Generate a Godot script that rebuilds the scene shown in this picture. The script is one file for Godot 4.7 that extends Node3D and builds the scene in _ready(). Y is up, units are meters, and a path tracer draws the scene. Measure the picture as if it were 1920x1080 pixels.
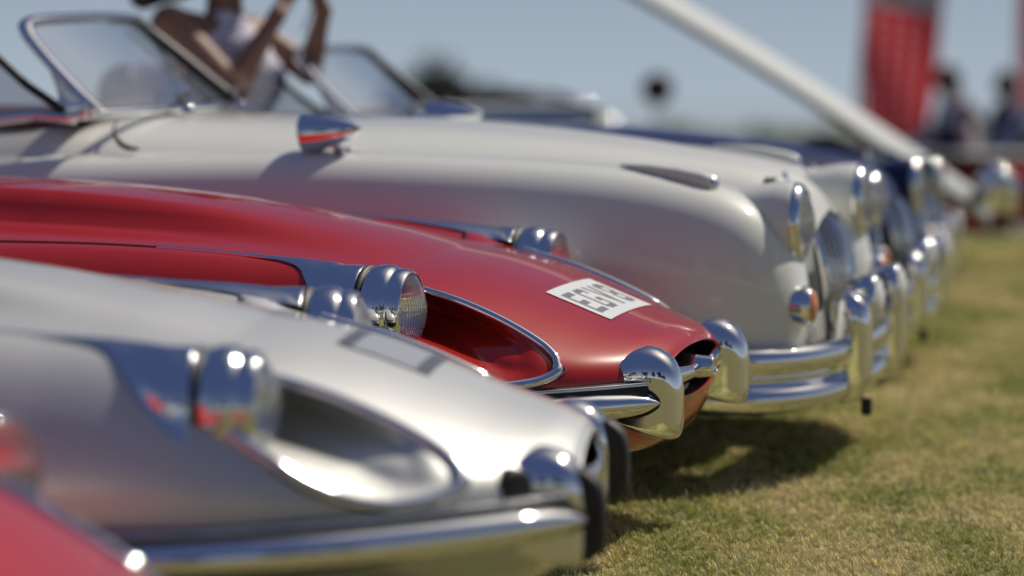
extends Node3D
# A row of parked classic cars on a gently rising grass field, seen along their noses through a long lens.
# Car axes: x forward (0 at the headlamp lens or the overrider face), y up, z towards the driver's side.

const RISE := 2.29          # degrees by which the field rises away from the camera
var slope := Basis(Vector3.RIGHT, deg_to_rad(RISE))
var rng := RandomNumberGenerator.new()
var mats := {}
var taken := {}

# ---------------------------------------------------------------- materials
func mat(key: String, c: Color, rough := 0.5, metal := 0.0, coat := 0.0) -> StandardMaterial3D:
	if mats.has(key):
		return mats[key]
	var m := StandardMaterial3D.new()
	m.resource_name = key
	m.albedo_color = c.linear_to_srgb()
	m.roughness = rough
	m.metallic = metal
	if coat > 0.0:
		m.metallic_specular = 0.16
	if coat > 0.0:
		m.clearcoat_enabled = true
		m.clearcoat = coat
		m.clearcoat_roughness = 0.03
	mats[key] = m
	return m

func paint(key: String, c: Color, metal := 0.0, rough := 0.45) -> StandardMaterial3D:
	return mat(key, c, rough, metal, 1.0)

func noise_tex(seed_: int, freq: float, ramp: Array, size := 512) -> NoiseTexture2D:
	var n := FastNoiseLite.new()
	n.seed = seed_
	n.frequency = freq
	n.fractal_octaves = 5
	var t := NoiseTexture2D.new()
	t.width = size
	t.height = size
	t.seamless = true
	t.noise = n
	var g := Gradient.new()
	g.offsets = PackedFloat32Array(ramp.map(func(p): return p[0]))
	g.colors = PackedColorArray(ramp.map(func(p): return p[1].linear_to_srgb()))
	t.color_ramp = g
	return t

# ---------------------------------------------------------------- naming
func numbered(n: String) -> String:
	var k: int = taken.get(n, 0)
	taken[n] = k + 1
	return n if k == 0 else "%s_%03d" % [n, k]

func thing(called: String, label: String, category: String, at := Transform3D(), group := "") -> Node3D:
	var o := Node3D.new()
	o.name = numbered(called)
	o.transform = at
	o.set_meta("label", label)
	o.set_meta("category", category)
	if group:
		o.set_meta("group", group)
	add_child(o)
	return o

func part(called: String, mesh: Mesh, m: Material, parent: Node3D, at := Transform3D()) -> MeshInstance3D:
	var o := MeshInstance3D.new()
	var k := 0
	var n := called
	while parent.has_node(NodePath(n)):
		k += 1
		n = "%s_%03d" % [called, k]
	o.name = n
	o.mesh = mesh
	o.material_override = m
	o.transform = at
	parent.add_child(o)
	return o

func on_field(o: Vector3, yaw: float, size := 1.0, roll := 0.0) -> Transform3D:
	var b := Basis(Vector3.UP, deg_to_rad(-yaw)) * Basis(Vector3.RIGHT, deg_to_rad(roll))
	return Transform3D(slope * b.scaled_local(Vector3.ONE * size), slope * o)

# ---------------------------------------------------------------- mesh helpers
func finish(v: PackedVector3Array, idx: PackedInt32Array, uv := PackedVector2Array(), orient := true, col := PackedColorArray()) -> ArrayMesh:
	var nrm := PackedVector3Array()
	nrm.resize(v.size())
	var mid := Vector3.ZERO
	for p in v:
		mid += p
	mid /= maxi(v.size(), 1)
	var out := 0.0
	for t in range(0, idx.size(), 3):
		var a := v[idx[t]]
		var n := (v[idx[t + 2]] - a).cross(v[idx[t + 1]] - a)
		nrm[idx[t]] += n
		nrm[idx[t + 1]] += n
		nrm[idx[t + 2]] += n
		out += n.dot(a - mid)
	if orient and out < 0.0:
		for t in range(0, idx.size(), 3):
			var k := idx[t + 1]
			idx[t + 1] = idx[t + 2]
			idx[t + 2] = k
		for k in nrm.size():
			nrm[k] = -nrm[k]
	for k in nrm.size():
		nrm[k] = nrm[k].normalized() if nrm[k].length_squared() > 1e-24 else Vector3.UP
	var arr := []
	arr.resize(Mesh.ARRAY_MAX)
	arr[Mesh.ARRAY_VERTEX] = v
	arr[Mesh.ARRAY_NORMAL] = nrm
	arr[Mesh.ARRAY_INDEX] = idx
	if uv.size() == v.size():
		arr[Mesh.ARRAY_TEX_UV] = uv
	if col.size() == v.size():
		arr[Mesh.ARRAY_COLOR] = col
	var me := ArrayMesh.new()
	me.add_surface_from_arrays(Mesh.PRIMITIVE_TRIANGLES, arr)
	return me

# rows x columns of points; wrap joins the last column to the first, caps close the first and last rows
func sheet(rows: Array, wrap := false, caps := false, uvs := false) -> ArrayMesh:
	var v := PackedVector3Array()
	var idx := PackedInt32Array()
	var uv := PackedVector2Array()
	var n: int = rows[0].size()
	for r in rows.size():
		for c in n:
			v.append(rows[r][c])
			if uvs:
				uv.append(Vector2(float(c) / (n - 1), float(r) / (rows.size() - 1)))
	for r in rows.size() - 1:
		for c in (n if wrap else n - 1):
			var a := r * n + c
			var b := r * n + (c + 1) % n
			idx.append_array([a, b, a + n, b, b + n, a + n])
	if caps:
		for e in 2:
			var row: Array = rows[0] if e == 0 else rows[-1]
			var mid := Vector3.ZERO
			for p in row:
				mid += p
			var base := v.size()
			v.append(mid / n)
			for p in row:
				v.append(p)
			for c in n:
				var a := base + 1 + c
				var b := base + 1 + (c + 1) % n
				idx.append_array([base, b, a] if e == 0 else [base, a, b])
	return finish(v, idx, uv)

func tube(pts: Array, r: Variant, segs := 10, squash := Vector2.ONE, up := Vector3.UP) -> ArrayMesh:
	var rows := []
	for k in pts.size():
		var t: Vector3 = (pts[mini(k + 1, pts.size() - 1)] - pts[maxi(k - 1, 0)]).normalized()
		var side := t.cross(up)
		side = side.normalized() if side.length() > 1e-3 else t.cross(Vector3.BACK).normalized()
		var top := side.cross(t)
		var rad: float = r[k] if r is Array else r
		var row := []
		for c in segs:
			var a := TAU * c / segs
			row.append(pts[k] + (side * cos(a) * squash.x + top * sin(a) * squash.y) * rad)
		rows.append(row)
	return sheet(rows, true, true)

func lathe(profile: Array, segs := 40) -> ArrayMesh:   # (x along the axis, radius)
	var rows := []
	for p in profile:
		var row := []
		for c in segs:
			var a := TAU * c / segs
			row.append(Vector3(p[0], sin(a) * p[1], cos(a) * p[1]))
		rows.append(row)
	return sheet(rows, true, false)

func block(size: Vector3, at := Vector3.ZERO, bevel := 0.1) -> ArrayMesh:   # a box with rounded edges
	var rows := []
	var h := size / 2
	var n := 24
	var lev := [[-1.0, 1 - bevel], [-1 + bevel * 0.4, 1 - bevel * 0.3], [-1 + bevel, 1.0], [1 - bevel, 1.0], [1 - bevel * 0.4, 1 - bevel * 0.3], [1.0, 1 - bevel]]
	for l in lev:
		var row := []
		for c in n:
			var a := TAU * c / n
			var e := 0.22
			row.append(at + Vector3(signf(cos(a)) * pow(absf(cos(a)), e) * h.x * l[1], h.y * l[0], signf(sin(a)) * pow(absf(sin(a)), e) * h.z * l[1]))
		rows.append(row)
	return sheet(rows, true, true)

func joined(list: Array) -> ArrayMesh:
	var st := SurfaceTool.new()
	for m in list:
		st.append_from(m, 0, Transform3D())
	return st.commit()

# keeps the side of a triangle mesh where g >= 0, cut exactly along g = 0
func cut(v: PackedVector3Array, g: PackedFloat32Array, idx: PackedInt32Array) -> ArrayMesh:
	var nv := PackedVector3Array()
	var ni := PackedInt32Array()
	var keep := {}
	for t in range(0, idx.size(), 3):
		var poly := []
		for k in 3:
			var a := idx[t + k]
			var b := idx[t + (k + 1) % 3]
			if g[a] >= 0.0:
				if not keep.has(a):
					keep[a] = nv.size()
					nv.append(v[a])
				poly.append(keep[a])
			if (g[a] >= 0.0) != (g[b] >= 0.0):
				var e := Vector2i(mini(a, b), maxi(a, b))
				if not keep.has(e):
					keep[e] = nv.size()
					nv.append(v[e.x].lerp(v[e.y], g[e.x] / (g[e.x] - g[e.y])))
				poly.append(keep[e])
		for k in range(1, poly.size() - 1):
			ni.append_array([poly[0], poly[k], poly[k + 1]])
	# drop slivers that the cut left loose
	var root := PackedInt32Array(range(nv.size()))
	for t in range(0, ni.size(), 3):
		for k in 2:
			var a := ni[t]
			var b := ni[t + k + 1]
			while root[a] != a:
				root[a] = root[root[a]]
				a = root[a]
			while root[b] != b:
				root[b] = root[root[b]]
				b = root[b]
			root[maxi(a, b)] = mini(a, b)
	var count := {}
	for t in range(0, ni.size(), 3):
		var a := ni[t]
		while root[a] != a:
			a = root[a]
		count[a] = count.get(a, 0) + 1
	var best := 0
	for a in count:
		if count[a] > count.get(best, 0):
			best = a
	var kept := PackedInt32Array()
	for t in range(0, ni.size(), 3):
		var a := ni[t]
		while root[a] != a:
			a = root[a]
		if a == best:
			kept.append_array([ni[t], ni[t + 1], ni[t + 2]])
	return finish(nv, kept)

func look(table: Array, x: float, col := 1) -> float:   # smooth interpolation in a table sorted by its first column
	var n := table.size()
	if x <= table[0][0]:
		return table[0][col]
	if x >= table[n - 1][0]:
		return table[n - 1][col]
	var k := 0
	while table[k + 1][0] < x:
		k += 1
	var x0: float = table[k][0]
	var x1: float = table[k + 1][0]
	var d := x1 - x0
	var m0: float = (table[k + 1][col] - table[k][col]) / d
	var m1 := m0
	var s0 := m0
	var s1 := m0
	if k > 0:
		var q: float = (table[k][col] - table[k - 1][col]) / (table[k][0] - table[k - 1][0])
		m0 = 0.0 if q * s0 <= 0.0 else 2.0 * q * s0 / (q + s0)
	if k < n - 2:
		var q: float = (table[k + 2][col] - table[k + 1][col]) / (table[k + 2][0] - table[k + 1][0])
		m1 = 0.0 if q * s1 <= 0.0 else 2.0 * q * s1 / (q + s1)
	var t := (x - x0) / d
	return table[k][col] * (1 + 2 * t) * (1 - t) * (1 - t) + m0 * d * t * (1 - t) * (1 - t) + table[k + 1][col] * t * t * (3 - 2 * t) - m1 * d * t * t * (1 - t)

# ---------------------------------------------------------------- the long-nosed sports car
# stations along the body: x, top of the section without bulge, half width, height of the widest line, underside
const BODY := [
	[-3.72, 0.52, 0.30, 0.44, 0.36], [-3.70, 0.57, 0.44, 0.44, 0.30], [-3.6, 0.64, 0.58, 0.45, 0.26], [-3.3, 0.74, 0.70, 0.46, 0.22], [-2.9, 0.80, 0.78, 0.47, 0.19], [-2.4, 0.80, 0.80, 0.47, 0.18],
	[-1.6, 0.785, 0.79, 0.46, 0.18], [-1.1, 0.775, 0.785, 0.45, 0.18], [-0.6, 0.753, 0.775, 0.445, 0.185], [-0.3, 0.730, 0.757, 0.44, 0.19], [-0.12, 0.703, 0.742, 0.437, 0.195], [0.0, 0.681, 0.72, 0.433, 0.2],
	[0.117, 0.649, 0.675, 0.43, 0.205], [0.256, 0.600, 0.605, 0.43, 0.21], [0.366, 0.560, 0.52, 0.43, 0.218], [0.43, 0.540, 0.45, 0.43, 0.228], [0.475, 0.526, 0.385, 0.43, 0.25], [0.505, 0.512, 0.325, 0.43, 0.285], [0.522, 0.500, 0.29, 0.431, 0.33], [0.53, 0.489, 0.265, 0.432, 0.36]]

func ss(a: float, b: float, x: float) -> float:
	return smoothstep(a, b, x)

func body_at(x: float, phi: float) -> Vector2:   # (z, y) of the section at x; phi 0 top centre, PI bottom centre
	var vt := look(BODY, x, 1)
	var hw := look(BODY, x, 2)
	var vm := look(BODY, x, 3)
	var vb := look(BODY, x, 4)
	var n := lerpf(lerpf(2.2, 2.4, ss(-0.4, -0.1, x)), 2.2, ss(0.1, 0.4, x))
	var c := absf(cos(phi))
	var z := hw * pow(absf(sin(phi)), 2.0 / n)
	if phi <= PI / 2:
		var y := vm + (vt - vm) * pow(c, 2.0 / n)
		var crest := look([[-2.6, 0.0], [-1.6, 0.02], [-1.1, 0.050], [-0.66, 0.066], [-0.3, 0.068], [-0.12, 0.066]], x) * (1.0 - ss(-0.14, 0.0, x)) * ss(-3.0, -2.0, x)
		y += crest * exp(-pow((z - 0.58) / (0.085 if z < 0.58 else lerpf(0.2, 0.13, ss(-0.35, -0.12, x))), 2.0)) * ss(0.0, 0.6, c)
		var bulge := look([[-2.4, 0.0], [-1.75, 0.072], [-1.2, 0.070], [-0.75, 0.056], [-0.35, 0.022], [-0.1, 0.0]], x)
		y += bulge * (1.0 - ss(0.185, lerpf(0.34, 0.265, ss(-0.1, -0.9, x)), z))
		y += 0.006 * ss(0.2, -0.3, x) * (1.0 - ss(0.0, 0.25, z))
		return Vector2(z, y)
	n = 2.4
	z = hw * pow(absf(sin(phi)), 2.0 / n)
	return Vector2(z, vm - (vm - vb) * pow(c, 2.0 / n))

func body_point(x: float, phi: float, side: float, lift := 0.0) -> Vector3:
	var p := body_at(x, phi)
	var q := Vector3(x, p.y, p.x * side)
	if lift != 0.0:
		var e := body_at(x, phi + 0.01)
		var f := body_at(x + 0.004, phi)
		var n := Vector3(0, e.y - p.y, (e.x - p.x)).cross(Vector3(0.004, f.y - p.y, f.x - p.x)).normalized()
		if n.dot(Vector3(0, p.y - 0.42, p.x)) < 0.0:
			n = -n
		q += Vector3(n.x, n.y, n.z * side) * lift
	return q

func phi_at_y(x: float, y: float) -> float:   # on the outer flank
	var lo := 0.5
	var hi := PI * 0.98
	for k in 26:
		var m := (lo + hi) / 2
		if body_at(x, m).y > y:
			lo = m
		else:
			hi = m
	return (lo + hi) / 2

func phi_at_z(x: float, z: float) -> float:   # on the top
	var lo := 0.0
	var hi := PI / 2
	for k in 26:
		var m := (lo + hi) / 2
		if body_at(x, m).x < z:
			lo = m
		else:
			hi = m
	return (lo + hi) / 2

# outline of the headlamp recess on the flank, (x, y): upper lip from the lamp to the tip, then the lower lip back
const LIP_UP := [[-0.125, 0.472], [-0.06, 0.470], [0.0, 0.467], [0.05, 0.466], [0.106, 0.467], [0.164, 0.471], [0.212, 0.475], [0.26, 0.482], [0.296, 0.489], [0.318, 0.497], [0.331, 0.506], [0.339, 0.519]]   # (x, z)
const LIP_LOW := [[0.341, 0.470], [0.335, 0.463], [0.325, 0.457], [0.305, 0.450], [0.273, 0.445], [0.235, 0.443], [0.196, 0.448], [0.153, 0.460], [0.118, 0.475], [0.073, 0.499], [0.028, 0.528], [-0.02, 0.556], [-0.056, 0.581], [-0.09, 0.608], [-0.121, 0.634], [-0.15, 0.660], [-0.168, 0.684]]

func smooth_line(pts: Array, per := 6) -> Array:
	var c := Curve3D.new()
	var out := []
	for k in pts.size() - 1:
		var p0: Vector3 = pts[maxi(k - 1, 0)]
		var p3: Vector3 = pts[mini(k + 2, pts.size() - 1)]
		for j in per:
			out.append(pts[k].cubic_interpolate(pts[k + 1], p0, p3, float(j) / per))
	out.append(pts[-1])
	return out

func in_poly(poly: PackedVector2Array, p: Vector2) -> float:   # signed distance, negative inside
	var d := 1e9
	var inside := false
	var n := poly.size()
	for k in n:
		var a := poly[k]
		var b := poly[(k + 1) % n]
		var ab := b - a
		d = minf(d, (p - a - ab * clampf((p - a).dot(ab) / ab.length_squared(), 0, 1)).length())
		if (a.y > p.y) != (b.y > p.y) and p.x < (b.x - a.x) * (p.y - a.y) / (b.y - a.y) + a.x:
			inside = not inside
	return -d if inside else d

var shell_cache := {}
func shells() -> Dictionary:   # meshes of the sports car that all copies share
	if shell_cache:
		return shell_cache
	var poly := PackedVector2Array()
	for q in [[-0.27, 0.535], [-0.2, 0.521]]:
		poly.append(Vector2(q[0], 0.5 * phi_at_z(q[0], q[1])))
	for p in LIP_UP:
		poly.append(Vector2(p[0], 0.5 * phi_at_z(p[0], p[1])))
	for p in LIP_LOW:
		if p[0] > -0.13:
			poly.append(Vector2(p[0], 0.5 * phi_at_y(p[0], p[1])))
	for q in [[-0.15, 0.606], [-0.18, 0.632], [-0.22, 0.672]]:
		poly.append(Vector2(q[0], 0.5 * phi_at_y(q[0], q[1])))
	poly.append(Vector2(-0.245, 0.5 * phi_at_z(-0.245, 0.60)))
	# dense front, coarser towards the cockpit
	var xs := []
	var x := 0.53
	while x > -3.70:
		xs.append(x)
		x -= 0.004 if x > 0.5 else 0.008 if x > -0.16 else 0.016 if x > -1.1 else 0.05
	xs.append(-3.72)
	var v := PackedVector3Array()
	var g := PackedFloat32Array()
	var dent := PackedVector3Array()
	var n := 150
	for xx in xs:
		for c in n:
			var phi := -PI + TAU * c / n
			var p := body_at(xx, absf(phi))
			var side := -1.0 if phi < 0 else 1.0
			var q := Vector3(xx, p.y, p.x * side)
			v.append(q)
			var d := 1.0
			if xx > -0.3 and xx < 0.4 and p.x > 0.3 and p.y > 0.4:
				d = in_poly(poly, Vector2(xx, 0.5 * absf(phi)))
			var w := Vector2(xx + 0.76, p.y - 0.32).length() - 0.325
			if p.x > 0.3:
				d = minf(d, w)
			w = Vector2(xx + 3.2, p.y - 0.32).length() - 0.325
			if p.x > 0.3:
				d = minf(d, w)
			g.append(d)
			var deep := 0.18 * ss(0.0, lerpf(0.055, 0.085, ss(0.62, 0.5, p.y)), -d) * ss(0.37, -0.03, xx)
			dent.append(q + Vector3(0, -0.22 * deep * ss(0.48, 0.6, p.y), -side * deep))
	var idx := PackedInt32Array()
	var gi := PackedInt32Array()
	for r in xs.size() - 1:
		for c in n:
			var a := r * n + c
			var b := r * n + (c + 1) % n
			idx.append_array([a, b, a + n, b, b + n, a + n])
	var gd := PackedFloat32Array()
	for k in g.size():
		gd.append(-g[k] if v[k].x > -0.3 else -1.0)
	shell_cache.body = cut(v, g, idx)
	for side in [1.0, -1.0]:
		var gs := gd.duplicate()
		for k in gs.size():
			if v[k].z * side < 0.0:
				gs[k] = -1.0
		shell_cache["dent%d" % side] = cut(dent, gs, idx)
	# mouth: rolled lip and a duct going back
	var rows := []
	for s in [[0.53, 1.0], [0.534, 0.985], [0.533, 0.965], [0.526, 0.95], [0.5, 0.94], [0.42, 0.93], [0.3, 0.9]]:
		var row := []
		for c in 60:
			var p := body_at(0.53, absf(-PI + TAU * c / 60))
			row.append(Vector3(s[0], 0.432 + (p.y - 0.432) * (1 - (1 - s[1]) * 1.6), p.x * s[1] * (-1.0 if c < 30 else 1.0)))
		rows.append(row)
	shell_cache.mouth = sheet(rows.slice(0, 4), true)
	var back := []
	for k in 2:
		var row := []
		for p in rows[6]:
			row.append(Vector3(0.3, 0.432, 0) if k else p)
		back.append(row)
	back.insert(0, rows[5])
	back.insert(0, rows[4])
	back.insert(0, rows[3])
	shell_cache.duct = sheet(back, true)
	for side in [1.0, -1.0]:
		var up := []
		for p in LIP_UP.slice(1):
			up.append(body_point(p[0], phi_at_z(p[0], p[1]), side, 0.004))
		var low := [up[-1]]
		for p in LIP_LOW:
			low.append(body_point(p[0], phi_at_y(p[0], p[1]), side, 0.006))
		shell_cache["trim_up%d" % side] = tube(smooth_line(up), 0.0105, 12)
		var lr := []
		var sl := smooth_line(low)
		for k in sl.size():
			lr.append(0.0132 * (0.35 + 0.65 * ss(1.0, 0.86, float(k) / sl.size())))
		shell_cache["trim_low%d" % side] = tube(sl, lr, 10)
		var line_ := []
		for q in sl:
			var away := Vector2(q.x - 0.12, q.y - 0.545).normalized() * 0.0135
			var px2: float = q.x + away.x
			if px2 < -0.04:
				continue
			var ph := phi_at_y(px2, q.y + away.y)
			line_.append(body_point(px2, ph, side, 0.0005))
		shell_cache["lipseal%d" % side] = tube(line_, 0.0032, 6)
		# chrome pod behind the lamp, running back into the seam strip
		var prow := []
		var rim := [[-0.66, phi_at_z(-0.66, 0.551)], [-0.45, phi_at_z(-0.45, 0.560)], [-0.30, phi_at_z(-0.30, 0.583)], [-0.262, phi_at_z(-0.262, 0.605)]]
		for q in [[-0.242, 0.678], [-0.206, 0.640], [-0.165, 0.600], [-0.13, 0.566], [-0.1, 0.545]]:
			rim.append([q[0], phi_at_y(q[0], q[1])])
		var steps := 70
		for k in steps + 1:
			var px := lerpf(-0.66, -0.108, pow(float(k) / steps, 0.8))
			var seam := phi_at_z(px, lerpf(0.545, 0.494, ss(-0.5, -0.1, px)))
			var low_phi := maxf(look(rim, px), seam + 0.004)
			var row := []
			for c in 25:
				var t := c / 24.0
				var q := body_point(px, lerpf(seam, low_phi, t), side, 0.004 + 0.003 * sin(PI * t))
				var ang := lerpf(deg_to_rad(136), deg_to_rad(-28), t)
				var off := Vector2(q.z * side - 0.58, q.y - 0.603)
				var dir := off.normalized().lerp(Vector2(cos(ang), sin(ang)), 0.6 * ss(-0.26, -0.12, px)).normalized()
				var rad := maxf(off.length(), 0.109)
				rad = lerpf(rad, minf(rad, 0.114), ss(-0.2, -0.115, px))
				var round_ := Vector3(px, 0.603 + dir.y * rad, side * (0.58 + dir.x * rad))
				row.append(q.lerp(round_, ss(-0.27, -0.14, px) * (1 - 0.8 * ss(0.75, 1.0, t))))
			prow.append(row)
		var front: Array = prow[-1]
		for inset in [[0.004, 0.97], [0.004, 0.90]]:
			var row := []
			for p in front:
				row.append(Vector3(p.x + inset[0], lerpf(0.603, p.y, inset[1]), lerpf(side * 0.58, p.z, inset[1])))
			prow.append(row)
		shell_cache["pod%d" % side] = sheet(prow)
		# painted seam between wing and bonnet centre, behind the chrome
		var bead := []
		for k in 30:
			var bx := lerpf(-1.62, -0.655, k / 29.0)
			bead.append(body_point(bx, phi_at_z(bx, 0.547), side, 0.001))
		shell_cache["seam%d" % side] = tube(bead, 0.0045, 8)
		var under := []
		for p in bead:
			under.append(p + Vector3(0, -0.003, side * 0.008))
		shell_cache["gap%d" % side] = tube(under, 0.0035, 6)
	# overrider: horizontal sections, flat against the bumper, round in front
	var orow := []
	var back_x := [[0.292, 0.44], [0.31, 0.41], [0.345, 0.40], [0.40, 0.404], [0.43, 0.414], [0.47, 0.438], [0.495, 0.458], [0.507, 0.474], [0.512, 0.49]]
	var front_x := [[0.292, 0.545], [0.297, 0.563], [0.31, 0.571], [0.34, 0.576], [0.40, 0.576], [0.44, 0.571], [0.47, 0.560], [0.49, 0.546], [0.503, 0.528], [0.51, 0.512], [0.512, 0.5]]
	for k in 31:
		var t := k / 30.0
		var y := 0.292 + 0.22 * (t * t * (3 - 2 * t) * 0.6 + t * 0.4)
		var x0 := look(back_x, y)
		var x1 := look(front_x, y)
		var hw := 0.076 * sqrt(maxf(0.02, 1 - pow(maxf(0, (y - 0.42) / 0.093), 3.0))) * sqrt(clampf((y - 0.286) / 0.02, 0.3, 1.0))
		var row := []
		for c in 33:
			var a := -PI / 2 + PI * c / 32.0
			row.append(Vector3(x0 + (x1 - x0) * pow(absf(cos(a)), 0.45), y + 0.22 * (0.56 - x0 - (x1 - x0) * pow(absf(cos(a)), 0.45)) * ss(0.40, 0.29, y), hw * signf(sin(a)) * pow(absf(sin(a)), 0.75) * (1.0 - 0.10 * absf(cos(a)))))
		for c in range(1, 12):
			var a := c / 12.0
			var q: Vector3 = row[32].lerp(row[0], a)
			row.append(q + Vector3(-0.004, 0, 0))
		orow.append(row)
	shell_cache.overrider = sheet(orow, true, true)
	var pad := []
	for k in 13:
		var y := 0.306 + 0.165 * k / 12.0
		var x1 := look(front_x, y)
		var row := []
		for c in 17:
			var a := -PI * 0.5 + PI * c / 16.0
			row.append(Vector3(x1 - 0.02 + 0.052 * pow(absf(cos(a)), 0.4) - 0.02 * pow(absf(k / 6.0 - 1), 5.0), y, 0.034 * signf(sin(a)) * pow(absf(sin(a)), 0.6)))
		pad.append(row)
	shell_cache.pad = sheet(pad, false, true)
	# quarter bumper and its black filler, one side
	var path := [[0.547, 0.394, 0.389, 0.05], [0.540, 0.403, 0.389, 0.35], [0.524, 0.414, 0.388, 0.62], [0.49, 0.445, 0.387, 0.85], [0.43, 0.505, 0.386, 1.0], [0.34, 0.580, 0.384, 1.0], [0.22, 0.66, 0.380, 1.0], [0.08, 0.735, 0.376, 1.0], [-0.08, 0.782, 0.370, 0.97], [-0.22, 0.803, 0.366, 0.9], [-0.34, 0.812, 0.363, 0.7], [-0.385, 0.812, 0.362, 0.4]]
	var pp := []
	for p in path:
		pp.append(Vector3(p[0], p[2], p[1]))
	var fine := smooth_line(pp, 5)
	var brow := []
	var edge := []
	var fill := []
	for k in fine.size():
		var f := float(k) / 5.0
		var h := lerpf(path[int(f)][3], path[mini(int(f) + 1, path.size() - 1)][3], f - int(f))
		var t: Vector3 = (fine[mini(k + 1, fine.size() - 1)] - fine[maxi(k - 1, 0)]).normalized()
		var outw := Vector3(-t.z, 0, t.x).normalized()
		if outw.z < 0:
			outw = -outw
		var row := []
		for c in 15:
			var a := -PI / 2 + PI * c / 14.0
			row.append(fine[k] + Vector3(0, 0.032 * h * sin(a), 0) + outw * (0.036 * (0.4 + 0.6 * h) * pow(cos(a), 0.75) - 0.006))
		row.append(fine[k] + Vector3(0, 0.02 * h, 0) - outw * 0.02)
		row.append(fine[k] - Vector3(0, 0.02 * h, 0) - outw * 0.02)
		brow.append(row)
		if k > 8:
			edge.append(fine[k] + Vector3(0, 0.044, 0) - outw * 0.010)
			fill.append(fine[k] + Vector3(0, 0.020, 0) - outw * 0.028)
	shell_cache.bumper = sheet(brow, true, true)
	shell_cache.edge = tube(edge, 0.0055, 8)
	shell_cache.fill = tube(fill, 0.03, 8)
	# headlamp, on its own axis: x = 0 at the rim of the glass
	shell_cache.ring = lathe([[-0.112, 0.094], [-0.112, 0.104], [-0.106, 0.1065], [-0.098, 0.105], [-0.094, 0.098], [-0.094, 0.09]])
	shell_cache.bezel = lathe([[-0.12, 0.096], [-0.094, 0.099], [-0.088, 0.104], [-0.075, 0.1075], [-0.058, 0.1085], [-0.044, 0.107], [-0.036, 0.1025], [-0.033, 0.098], [-0.028, 0.098], [-0.024, 0.1005], [-0.012, 0.0995], [-0.002, 0.0965], [0.003, 0.0925], [0.002, 0.0895], [-0.008, 0.088]], 56)
	shell_cache.reflector = lathe([[-0.004, 0.0885], [-0.02, 0.08], [-0.045, 0.062], [-0.062, 0.038], [-0.068, 0.015], [-0.068, 0.001]], 48)
	shell_cache.bulb = lathe([[-0.068, 0.012], [-0.045, 0.012], [-0.035, 0.014], [-0.024, 0.011], [-0.018, 0.004], [-0.017, 0.0005]], 16)
	var lens := []
	for k in 30:
		var r := 0.0885 * (1.0 - k / 29.0) + 0.0006
		var row := []
		for c in 110:
			var a := TAU * c / 110
			var zz := cos(a) * r
			var yy := sin(a) * r
			row.append(Vector3(0.031 * (1 - pow(r / 0.0885, 2.0)) + 0.0005, yy, zz))
		lens.append(row)
	var inner := []
	for k in 60:
		var r := 0.0885 * k / 59.0 + 0.0004
		var row := []
		for c in 110:
			var a := TAU * c / 110
			var zz := cos(a) * r
			var yy := sin(a) * r
			var rib := 0.0013 * absf(sin(zz * PI / 0.0085)) + (0.0014 if absf(fposmod(yy + 0.02, 0.042) - 0.021) < 0.0012 else 0.0)
			row.append(Vector3(0.031 * (1 - pow(r / 0.0885, 2.0)) - 0.0035 - rib, yy, zz))
		inner.append(row)
	shell_cache.lens = sheet(lens + inner, true)
	# wheel
	shell_cache.tyre = tyre_mesh()
	shell_cache.rim = lathe([[0.06, 0.222], [0.075, 0.215], [0.06, 0.2], [0.03, 0.19], [0.02, 0.12], [0.05, 0.08], [0.075, 0.03], [0.08, 0.001]], 32)
	# windscreen and cabin
	var ws := []
	for k in 17:
		var t := -1 + k / 8.0
		ws.append(Vector3(-1.72 - 0.22 * t * t, 0.80, 0.60 * t))
	var wt := []
	for k in 17:
		var t := -1 + k / 8.0
		wt.append(Vector3(-2.1 - 0.16 * t * t, 1.12, 0.50 * t))
	shell_cache.glass = sheet([ws, wt])
	shell_cache.frame = joined([tube(ws, 0.012), tube(wt, 0.014), tube([ws[0], wt[0]], 0.016), tube([ws[16], wt[16]], 0.016)])
	var cab := []
	for s in [[-1.98, 0.62, 0.80], [-2.14, 0.53, 1.13], [-2.4, 0.54, 1.18], [-2.8, 0.52, 1.15], [-3.15, 0.5, 0.98], [-3.4, 0.46, 0.76]]:
		var row := []
		for c in 25:
			var a := PI * c / 24.0
			row.append(Vector3(s[0], 0.72 + (s[2] - 0.72) * pow(sin(a), 0.5), s[1] * signf(cos(a)) * pow(absf(cos(a)), 0.5)))
		cab.append(row)
	shell_cache.cabin = sheet(cab)
	return shell_cache

func tyre_mesh() -> ArrayMesh:
	return lathe([[-0.07, 0.215], [-0.085, 0.24], [-0.088, 0.28], [-0.075, 0.31], [-0.05, 0.318], [0.05, 0.318], [0.075, 0.31], [0.088, 0.28], [0.085, 0.24], [0.07, 0.215]], 40)

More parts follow.
